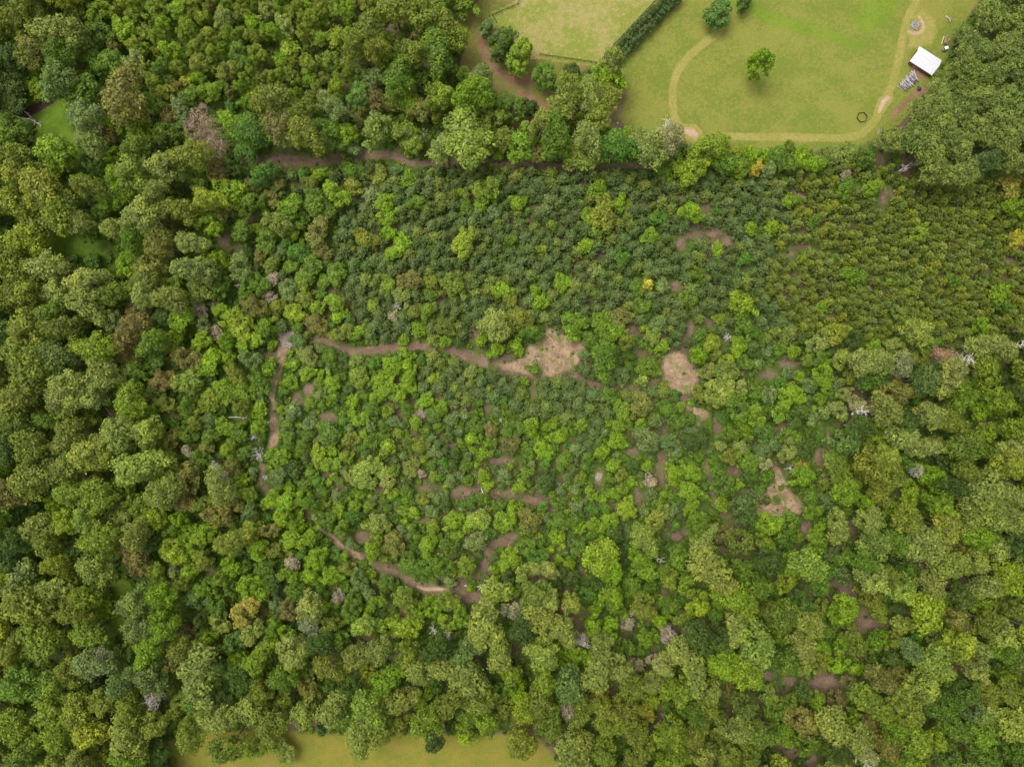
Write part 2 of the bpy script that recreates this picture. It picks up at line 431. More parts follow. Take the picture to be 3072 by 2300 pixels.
sheet('lower_track_rut', 'pale bare rut along the wide lower track', col_bare, col_litter, 0.020,
      c_('H', (495, 485), (545, 505), (620, 503), (700, 515)), [3, 5, 5, 2], soft=0.5, namp=1.4, cell=0.5)
GAPS = [('E', 1670, 1430, 35, 60), ('E', 1890, 1270, 45, 40), ('E', 2075, 1360, 38, 110), ('E', 1580, 1255, 25, 20), ('E', 1235, 1585, 55, 24), ('E', 790, 1525, 70, 34), ('E', 1045, 1330, 60, 18),
        ('E', 540, 1510, 45, 30), ('E', 1100, 1535, 90, 30), ('E', 860, 520, 25, 50), ('E', 460, 545, 30, 30), ('E', 1250, 900, 20, 45), ('E', 1880, 470, 30, 30), ('E', 2165, 200, 50, 40), ('E', 510, 1030, 40, 45), ('E', 1940, 640, 40, 30),
        ('E', 1920, 1560, 30, 60), ('E', 950, 990, 30, 40), ('E', 720, 1220, 18, 25),
        ('F', 895, 1300, 50, 70), ('F', 940, 1170, 18, 60), ('F', 645, 1110, 35, 40), ('F', 1135, 840, 28, 48), ('F', 1860, 810, 35, 30), ('F', 50, 470, 24, 55), ('F', 175, 430, 40, 26), ('F', 400, 1530, 45, 22), ('F', 670, 700, 60, 30), ('F', 350, 1410, 18, 28), ('F', 1940, 1080, 30, 35), ('F', 560, 770, 60, 30), ('F', 870, 1060, 15, 40), ('F', 2050, 1130, 20, 25),
        ('C', 140, 1350, 45, 45), ('C', 60, 1520, 90, 30), ('C', 190, 1500, 60, 40), ('C', 300, 1560, 50, 35), ('C', 770, 1590, 80, 22), ('C', 690, 1640, 40, 18), ('C', 1275, 1030, 45, 40), ('C', 1300, 1260, 28, 85), ('C', 1800, 830, 30, 30), ('C', 100, 1440, 20, 40),
        ('B', 2200, 1590, 40, 50), ('B', 1600, 1190, 60, 14), ('B', 1950, 1310, 35, 12),
        ('A', 460, 1070, 60, 30), ('A', 245, 930, 22, 60), ('A', 660, 1590, 60, 30), ('A', 435, 1580, 18, 50), ('A', 1450, 1560, 45, 60), ('A', 1610, 1420, 60, 25), ('A', 1900, 1180, 35, 25), ('A', 205, 560, 25, 40), ('A', 1860, 1000, 70, 20),
        ('D', 1740, 650, 25, 40), ('D', 2130, 1050, 60, 40), ('D', 1120, 1035, 45, 20), ('D', 500, 700, 35, 40), ('D', 2000, 870, 40, 50), ('D', 1920, 940, 40, 60), ('D', 50, 1140, 15, 40), ('D', 720, 1030, 30, 40),
        ('G', 1470, 340, 45, 35), ('G', 1360, 390, 35, 25), ('G', 330, 930, 40, 30),
        ('H', 140, 170, 55, 45), ('H', 950, 270, 30, 40), ('H', 930, 350, 16, 50), ('H', 1050, 200, 70, 30), ('H', 1100, 160, 50, 25), ('H', 560, 60, 60, 20), ('H', 1550, 390, 20, 40), ('H', 2170, 160, 40, 40), ('H', 1360, 300, 30, 20), ('H', 2090, 520, 30, 30),
        ('I', 930, 1110, 110, 45), ('I', 690, 1100, 55, 40), ('I', 700, 1565, 45, 26), ('I', 835, 1615, 42, 60), ('I', 1210, 725, 70, 35), ('I', 1180, 640, 40, 28), ('I', 800, 110, 40, 60), ('I', 1040, 520, 25, 40), ('I', 280, 1430, 40, 30), ('I', 620, 1520, 50, 30), ('I', 1100, 110, 25, 40), ('I', 20, 130, 35, 30), ('I', 550, 1060, 30, 30)]
DIRW = [('right', 0), ('below', 90), ('left', 180), ('above', 270)]
for (cr, x, y, rx, ry) in GAPS:
    q = px(cr, x, y); a, b = rx / CS * 1.1, ry / CS * 1.1
    kd = (1 - np.sqrt(((kgx - q[0]) / a) ** 2 + ((kgy - q[1]) / b) ** 2)) * min(a, b)
    KEEP = np.maximum(KEEP, kd); LOWKEEP = np.maximum(LOWKEEP, kd)
# one sheet of litter holds all the small bare gaps between the trees: a patchy surface of the ground
def gap_sheet():
    co, fa, ins = [], [], []
    for gi_, (cr, x, y, rx, ry) in enumerate(GAPS):
        q = px(cr, x, y); c = gnd(q); a, b = rx / CS / PPM * 1.2, ry / CS / PPM * 1.2
        zz = 0.003 + gi_ * 0.00015
        base = len(co)
        co.append((c[0], c[1], zz)); ins.append(min(a, b) * 0.7)
        for r in (0.5, 1.0):
            for k in range(16):
                t = 2 * math.pi * k / 16
                co.append((c[0] + a * r * math.cos(t), c[1] + b * r * math.sin(t), zz)); ins.append(min(a, b) * (0.7 - r))
        for k in range(16):
            k2 = (k + 1) % 16
            fa.append((base, base + 1 + k, base + 1 + k2))
            fa.append((base + 1 + k, base + 17 + k, base + 17 + k2, base + 1 + k2))
    me = bpy.data.meshes.new('leaf_litter')
    me.from_pydata(co, [], fa)
    at = me.attributes.new('inside', 'FLOAT', 'POINT'); at.data.foreach_set('value', ins)
    me.materials.append(sheet_mat('leaf_litter', col_litter, col_floor, 0.6, 2.6, 0.5))
    tag(link('leaf_litter', me), 'patches of brown leaf litter in gaps between trees', None, None, 'structure')
gap_sheet()

# creek pool
wm, T = new_mat('creek_water')
b = T.new('ShaderNodeBsdfPrincipled')
b.inputs['Base Color'].default_value = (0.055, 0.033, 0.026, 1); b.inputs['Roughness'].default_value = 0.45; b.inputs['Specular IOR Level'].default_value = 0.12
bn = T.new('ShaderNodeBump'); bn.inputs['Strength'].default_value = 0.15; bn.inputs['Distance'].default_value = 0.05
T.l.new(T.noise(2.0, 3.0), bn.inputs['Height']); T.l.new(bn.outputs[0], b.inputs['Normal'])
T.l.new(b.outputs[0], T.new('ShaderNodeOutputMaterial').inputs[0])
cp = [(140, 740), (165, 705), (200, 680), (260, 660), (310, 640), (330, 610), (360, 630), (345, 665), (300, 695), (255, 725), (200, 750), (180, 775), (145, 770)]
cq = [px('A', *p) for p in cp]
n = len(cq); sm = []
for i in range(n):
    p0, p1, p2, p3 = (np.array(cq[(i + k) % n]) for k in (-1, 0, 1, 2))
    for t in (0, .33, .66):
        sm.append(tuple(0.5 * ((2 * p1) + (-p0 + p2) * t + (2 * p0 - 5 * p1 + 4 * p2 - p3) * t * t + (-p0 + 3 * p1 - 3 * p2 + p3) * t ** 3)))
g = MB(); g.add([(*gnd(p), 0.05) for p in sm], [tuple(range(len(sm)))])
tag(link('creek', g.mesh('creek', [wm])), 'dark brown creek pool between green banks at upper left', None, None, 'structure')
kd = sd_poly(cq, kgx, kgy); KEEP = np.maximum(KEEP, kd); LOWKEEP = np.maximum(LOWKEEP, kd)

# ------------------------------------------------------------------ foliage materials
def leaf_material(name, transl=0.28, hue=(1.25, 1.1, 0.8)):
    m, T = new_mat(name)
    at = T.new('ShaderNodeAttribute', attribute_type='INSTANCER', attribute_name='tint')
    lv = T.new('ShaderNodeAttribute', attribute_type='GEOMETRY', attribute_name='lv')
    k = T.math('ADD', 0.5, T.math('MULTIPLY', lv.outputs['Fac'], 1.0))
    g = T.new('ShaderNodeCombineColor')
    for i in range(3): T.l.new(k, g.inputs[i])
    c = T.mix(1.0, at.outputs['Color'], g.outputs[0], 'MULTIPLY')
    warm = T.mix(1.0, c, hue, 'MULTIPLY')
    c = T.mix(T.ramp(lv.outputs['Fac'], 0.55, 1.0), c, warm)
    b = T.new('ShaderNodeBsdfPrincipled'); T.l.new(c, b.inputs['Base Color'])
    b.inputs['Roughness'].default_value = 0.55; b.inputs['Specular IOR Level'].default_value = 0.25
    t = T.new('ShaderNodeBsdfTranslucent'); T.l.new(c, t.inputs['Color'])
    ms = T.new('ShaderNodeMixShader'); ms.inputs[0].default_value = transl
    T.l.new(b.outputs[0], ms.inputs[1]); T.l.new(t.outputs[0], ms.inputs[2])
    T.l.new(ms.outputs[0], T.new('ShaderNodeOutputMaterial').inputs[0])
    return m
LEAF = leaf_material('leaves')
NEEDLE = leaf_material('needles', 0.18, (1.15, 1.05, 0.8))
BARK = plain('bark', (0.20, 0.155, 0.115), 0.9, 0.1, 0.35, 2.0)
PALEBARK = plain('pale_bark', (0.40, 0.35, 0.29), 0.9, 0.1, 0.25, 2.0)
def tint_mat(name, var):
    m, T = new_mat(name)
    at = T.new('ShaderNodeAttribute', attribute_type='INSTANCER', attribute_name='tint')
    n = T.noise(1.5, 4.0, 0.6)
    k = T.math('ADD', 1 - var, T.math('MULTIPLY', n, 2 * var))
    g = T.new('ShaderNodeCombineColor')
    for i in range(3): T.l.new(k, g.inputs[i])
    finish(T, T.mix(1.0, at.outputs['Color'], g.outputs[0], 'MULTIPLY'), 0.9, 0.1)
    return m
DEADWOOD = tint_mat('dead_wood', 0.3)
DEADTWIG = leaf_material('dead_twigs', 0.1, (1.1, 1.05, 1.0))

# ------------------------------------------------------------------ foliage meshes
def leaf_mesh(name, P, N, size, aspect, rng, mat, lv=None, droop=0.12):
    """many folded leaf clumps: P positions, N facing directions"""
    n = len(P)
    N = N / np.maximum(1e-6, np.linalg.norm(N, axis=1))[:, None]
    R = rng.normal(size=(n, 3))
    U = np.cross(N, R); U /= np.maximum(1e-6, np.linalg.norm(U, axis=1))[:, None]
    W = np.cross(N, U)
    s = size * rng.uniform(0.65, 1.35, n)[:, None]
    a = s * aspect
    v0 = P - U * s * 0.5 - N * s * droop
    v1 = P - W * a * 0.5
    v2 = P + U * s * 0.5 - N * s * droop
    v3 = P + W * a * 0.5
    co = np.stack([v0, v1, v2, v3], 1).reshape(-1, 3)
    me = bpy.data.meshes.new(name)
    me.vertices.add(4 * n); me.loops.add(4 * n); me.polygons.add(n)
    me.vertices.foreach_set('co', co.astype(np.float32).ravel())
    me.loops.foreach_set('vertex_index', np.arange(4 * n, dtype=np.int32))
    me.polygons.foreach_set('loop_start', np.arange(0, 4 * n, 4, dtype=np.int32))
    me.polygons.foreach_set('loop_total', np.full(n, 4, dtype=np.int32))
    at = me.attributes.new('lv', 'FLOAT', 'FACE')
    at.data.foreach_set('value', (rng.random(n) if lv is None else lv).astype(np.float32))
    me.materials.append(mat)
    me.update(calc_edges=True)
    return me

def sphere_pts(n, rng):
    v = rng.normal(size=(n, 3)); return v / np.linalg.norm(v, axis=1)[:, None]

def lobed(name, seed, R, z0, z1, n_lobes, lr, n_leaf, size, aspect=0.8, mat=None, spread=0.72, jit=0.6, ragged=1.0, fuzz=0.0):
    """crown from lobes spread over a dome of radius R between heights z0 and z1"""
    rng = np.random.default_rng(seed)
    hc = (z1 - z0) / 2
    C, L = [], []
    k = 0
    squash = rng.uniform(0.8, 1.2)
    ph = rng.uniform(0, 6.28, 3)
    for _ in range(n_lobes * 40):
        if len(C) >= n_lobes: break
        d = sphere_pts(1, rng)[0]
        if d[2] < -0.55: continue
        r = rng.uniform(*lr) * R
        t = math.atan2(d[1], d[0])
        rag = 1 + ragged * (0.16 * math.sin(2 * t + ph[0]) + 0.12 * math.sin(3 * t + ph[1]) + 0.08 * math.sin(5 * t + ph[2]))
        q = rng.uniform(0.55, 1.0) ** 0.5
        c = np.array([d[0] * (R * rag - r) * q * squash, d[1] * (R * rag - r) * q / squash, z0 + hc + d[2] * (hc - r * 0.7) * q])
        if all(np.linalg.norm(c - o) > spread * 0.5 * (r + l) for o, l in zip(C, L)):
            C.append(c); L.append(r)
    C, L = np.array(C), np.array(L)
    LV = rng.normal(0.5, 0.13, len(C))
    w = L ** 2 / (L ** 2).sum()
    P, N, LVV = [], [], []
    need = n_leaf
    for _ in range(6):
        m = int(need * 1.6) + 20
        li = rng.choice(len(C), m, p=w)
        d = sphere_pts(m, rng)
        d[:, 2] = np.where(d[:, 2] < -0.35, -d[:, 2], d[:, 2])
        rad = L[li] * (rng.uniform(0.72, 1.08, m) + fuzz * np.abs(rng.normal(0, 1, m)) ** 1.5)
        out = C[li] - np.array([0, 0, z0 + hc * 0.6]); out /= np.maximum(1e-6, np.linalg.norm(out, axis=1))[:, None]
        p = C[li] + d * rad[:, None] * np.array([1, 1, 0.85])
        p += out * (np.maximum(0, (d * out).sum(1)) * fuzz * 1.6 * L[li] * rng.random(m))[:, None]      # sprays that reach outward
        D = np.linalg.norm(p[:, None, :] - C[None], axis=2) / L[None]
        D[np.arange(m), li] = 9
        ok = D.min(1) > 0.74
        P.append(p[ok]); N.append(d[ok] + rng.normal(size=(ok.sum(), 3)) * jit * 0.55 + np.array([0, 0, 0.35]))
        LVV.append(np.clip(LV[li][ok] + rng.normal(0, 0.2, ok.sum()), 0, 1))
        need -= int(ok.sum())
        if need <= 0: break
    P, N, LVV = np.concatenate(P)[:n_leaf], np.concatenate(N)[:n_leaf], np.concatenate(LVV)[:n_leaf]
    return leaf_mesh(name, P, N, size, aspect, rng, mat or LEAF, LVV), C, L

def woody(name, seed, H, r0, C, L, mat, n_limb=9, base_flare=1.25, sides=6, fork=0.5, reach=0.85):
    """tapered bent trunk with limbs that run into the lobes of the crown"""
    rng = random.Random(seed)
    m = MB()
    top = H * 0.86
    bx, by = rng.uniform(-.05, .05) * H * 0.3, rng.uniform(-.05, .05) * H * 0.3
    def at(t): return Vector((bx * math.sin(t * 2.2), by * math.sin(t * 2.6), top * t))
    ts = [0, .06, .25, .5, .75, 1.0]
    m.tube([at(t) - Vector((0, 0, 0.25 if t == 0 else 0)) for t in ts], [r0 * base_flare, r0, r0 * .85, r0 * .66, r0 * .4, r0 * .12], sides)
    order = sorted(range(len(C)), key=lambda i: -L[i])[:n_limb]
    for i in order:
        c = Vector(C[i])
        t0 = max(0.25, min(0.9, (c.z - (c.xy.length * 0.8)) / top))
        a = at(t0)
        e = a.lerp(c, reach + 0.15)
        mid = a.lerp(e, 0.5) + Vector((0, 0, -0.06 * (e - a).length))
        r = r0 * 0.42 * (1.1 - t0 * 0.6)
        m.tube([a, mid, e], [r, r * .65, r * .15], 4, cap=False)
    return m.mesh(name, [mat], True)

def young_pine(name, seed, R=1.8, H=5.6, whorls=9, per=7, blades=5):
    rng = np.random.default_rng(seed)
    P, N, LV, S = [], [], [], []
    sk = rng.uniform(0.85, 1.15)
    m = MB()
    m.tube([(0, 0, -0.2), (0.03, 0.02, H * .5), (0, 0, H)], [0.11, 0.07, 0.015], 5)
    for w in range(whorls):
        t = w / (whorls - 1)
        z = 0.8 + (H - 1.0) * t ** 0.9
        rr = R * (1 - t ** 1.6) * rng.uniform(0.85, 1.1) + 0.12
        a0 = rng.uniform(0, 6.28)
        npb = per if t < 0.8 else 4
        for b in range(npb):
            a = a0 + 6.283 * b / npb + rng.normal(0, 0.22)
            L = rr * rng.uniform(0.7, 1.15)
            up = 0.18 + 0.5 * t
            d = np.array([math.cos(a) * sk, math.sin(a) / sk, up])
            lvb = rng.normal(0.5, 0.16)
            if L > 0.6: m.tube([(0, 0, z), tuple(d * L + np.array([0, 0, z]))], [0.03, 0.01], 3, cap=False)
            for f in (0.45, 0.72, 1.0):
                c = d * L * f + np.array([0, 0, z])
                for _ in range(blades):
                    o = rng.normal(size=3) * 0.19
                    P.append(c + o); N.append(np.array([rng.normal() * .6, rng.normal() * .6, 1.0])); LV.append(np.clip(lvb + 0.1 * (f - .7) + rng.normal(0, .15), 0, 1))
    return leaf_mesh(name + '_crown', np.array(P), np.array(N), 0.56, 0.5, rng, NEEDLE, np.array(LV)), m.mesh(name + '_trunk', [BARK], True)

def branching(name, seed, H, R, r0, mat, fine=2, upright=0.5, n1=9, droop=0.0, fuzz=0):
    """leafless dead tree: trunk, limbs, branches, twigs"""
    rng = random.Random(seed)
    m = MB()
    top = Vector((rng.uniform(-.06, .06) * H, rng.uniform(-.06, .06) * H, H * 0.9))
    m.tube([(0, 0, -0.25), top * 0.3, top * 0.65, top], [r0 * 1.2, r0 * .85, r0 * .5, r0 * .1], 6)
    def grow(a, d, L, r, lev):
        n_ = 2
        p, pts, rs = a, [a], [r]
        for i in range(n_):
            d = (d + Vector((rng.gauss(0, .22), rng.gauss(0, .22), rng.gauss(0.02, .15) - droop * .2))).normalized()
            p = p + d * L / n_
            pts.append(p); rs.append(r * (0.65 - 0.45 * (i + 1) / n_ + 0.2))
        m.tube(pts, rs, 4 if lev < 2 else 3, cap=False)
        if lev < fine:
            for k in range(rng.randint(3, 5) + (1 if lev == 1 else 0) + fuzz * lev):
                i = rng.choice([1, 1, 2]); q = pts[i - 1].lerp(pts[i], rng.uniform(.3, 1))
                nd = (d + Vector((rng.gauss(0, .75), rng.gauss(0, .75), rng.gauss(.05, .5)))).normalized()
                grow(q, nd, L * rng.uniform(.38, .62), r * 0.5, lev + 1)
    for k in range(n1):
        t = 0.35 + 0.6 * k / n1
        a = 2.4 * k + rng.uniform(-.4, .4)
        up = upright * rng.uniform(.4, 1.4) + 0.5 * t - droop
        d = Vector((math.cos(a), math.sin(a), up)).normalized()
        L = R * rng.uniform(.75, 1.15) * (1.15 - 0.5 * t)
        grow(top * t, d, L, r0 * .5 * (1.15 - t * .7), 0)
    return m.mesh(name, [mat], True)

VAR = {}      # kind -> list of (crown mesh, trunk mesh); each made for a reference radius and height
REF = dict(L=(3.6, 14.0), O=(5.0, 20.0), B=(3.5, 12.0), S=(2.0, 5.5), Y=(1.75, 5.6), P=(4.0, 22.0), U=(1.2, 1.7), E=(1.6, 4.4))
def make_variants():
    VAR['O'] = []
    for s in range(9):
        cm, C, L = lobed('broad_crown_%d' % s, 100 + s, 5.0, 8.0 - (s % 3), 20.0, 30 + 5 * (s % 4), (0.19, 0.34), 2600, 0.58, 0.7, spread=0.95 + 0.08 * (s % 3), ragged=1.4, fuzz=0.15)
        VAR['O'].append((cm, woody('broad_trunk_%d' % s, s, 20.0, 0.34, C, L, PALEBARK if s % 3 == 0 else BARK, 12, reach=1.0 if s % 3 == 0 else 0.8)))
    VAR['B'] = []
    for s in range(8):
        cm, C, L = lobed('round_crown_%d' % s, 200 + s, 3.5, 2.4, 12.0, 40, (0.16, 0.30), 1900, 0.44, 0.75, spread=0.8, ragged=1.0 + 0.1 * (s % 4), fuzz=0.12)
        VAR['B'].append((cm, woody('round_trunk_%d' % s, 20 + s, 12.0, 0.2, C, L, BARK, 9)))
    VAR['L'] = []
    for s in range(4):
        cm, C, L = lobed('lone_crown_%d' % s, 250 + s, 3.6, 0.7, 14.0, 70, (0.15, 0.27), 2700, 0.46, 0.75, spread=0.75)
        VAR['L'].append((cm, woody('lone_trunk_%d' % s, 30 + s, 14.0, 0.22, C, L, BARK, 10)))
    VAR['S'] = []
    for s in range(7):
        cm, C, L = lobed('young_crown_%d' % s, 300 + s, 2.0, 0.9, 5.5, 15, (0.22, 0.42), 600, 0.42, 0.7, spread=0.8, ragged=1.2, fuzz=0.18)
        VAR['S'].append((cm, woody('young_trunk_%d' % s, 40 + s, 5.5, 0.09, C, L, BARK, 6, sides=5)))
    VAR['P'] = []
    for s in range(6):
        cm, C, L = lobed('pine_crown_%d' % s, 400 + s, 4.0, 11.0, 22.0, 46, (0.18, 0.29), 2400, 0.52, 0.5, mat=NEEDLE, spread=1.0, jit=0.9, ragged=1.3, fuzz=0.15)
        VAR['P'].append((cm, woody('pine_trunk_%d' % s, 60 + s, 22.0, 0.26, C, L, BARK, 14)))
    VAR['Y'] = [young_pine('young_pine_%d' % s, 500 + s) for s in range(8)]
    VAR['U'] = []
    for s in range(6):
        cm, C, L = lobed('bush_%d' % s, 600 + s, 1.2, 0.05, 1.7, 8, (0.3, 0.5), 170, 0.42, 0.7, spread=0.75)
        VAR['U'].append((cm, None))
    VAR['E'] = []
    for s in range(4):
        cm, C, L = lobed('hedge_crown_%d' % s, 700 + s, 1.6, 0.15, 4.4, 16, (0.25, 0.42), 520, 0.34, 0.7, spread=0.75)
        VAR['E'].append((cm, woody('hedge_stem_%d' % s, 80 + s, 4.4, 0.08, C, L, BARK, 6, sides=5)))
make_variants()

# ------------------------------------------------------------------ tints (base colours of foliage)
TINT = dict(l=(.165, .275, .010), g=(.100, .178, .013), d=(.062, .108, .014), e=(.082, .178, .016), b=(.128, .190, .050), o=(.155, .195, .020),
            r=(.165, .150, .036), y=(.240, .290, .020), p=(.215, .268, .052), q=(.36, .33, .03), k=(.142, .190, .028), w=(.30, .26, .17), n=(.090, .138, .030), m=(.155, .212, .040))
CWORD = dict(l='lime green', g='mid green', d='dark green', e='emerald green', b='bluish green', o='olive green', r='brownish olive', y='yellow green', p='pale green',
             q='golden yellow', k='olive-grey', m='soft green', w='dull grey-beige', n='deep green')
def tint_of(code, jitter=0.12):
    ps = [np.array(TINT[c]) for c in code]
    w = [0.6, 0.4] if len(ps) == 2 else [1.0]
    t = sum(p * a for p, a in zip(ps, w))
    k = RNG.uniform(1 - jitter, 1 + jitter)
    t = t * k * np.array([RNG.uniform(.94, 1.06), 1.0, RNG.uniform(.9, 1.1)])
    return tuple(float(x) for x in t)

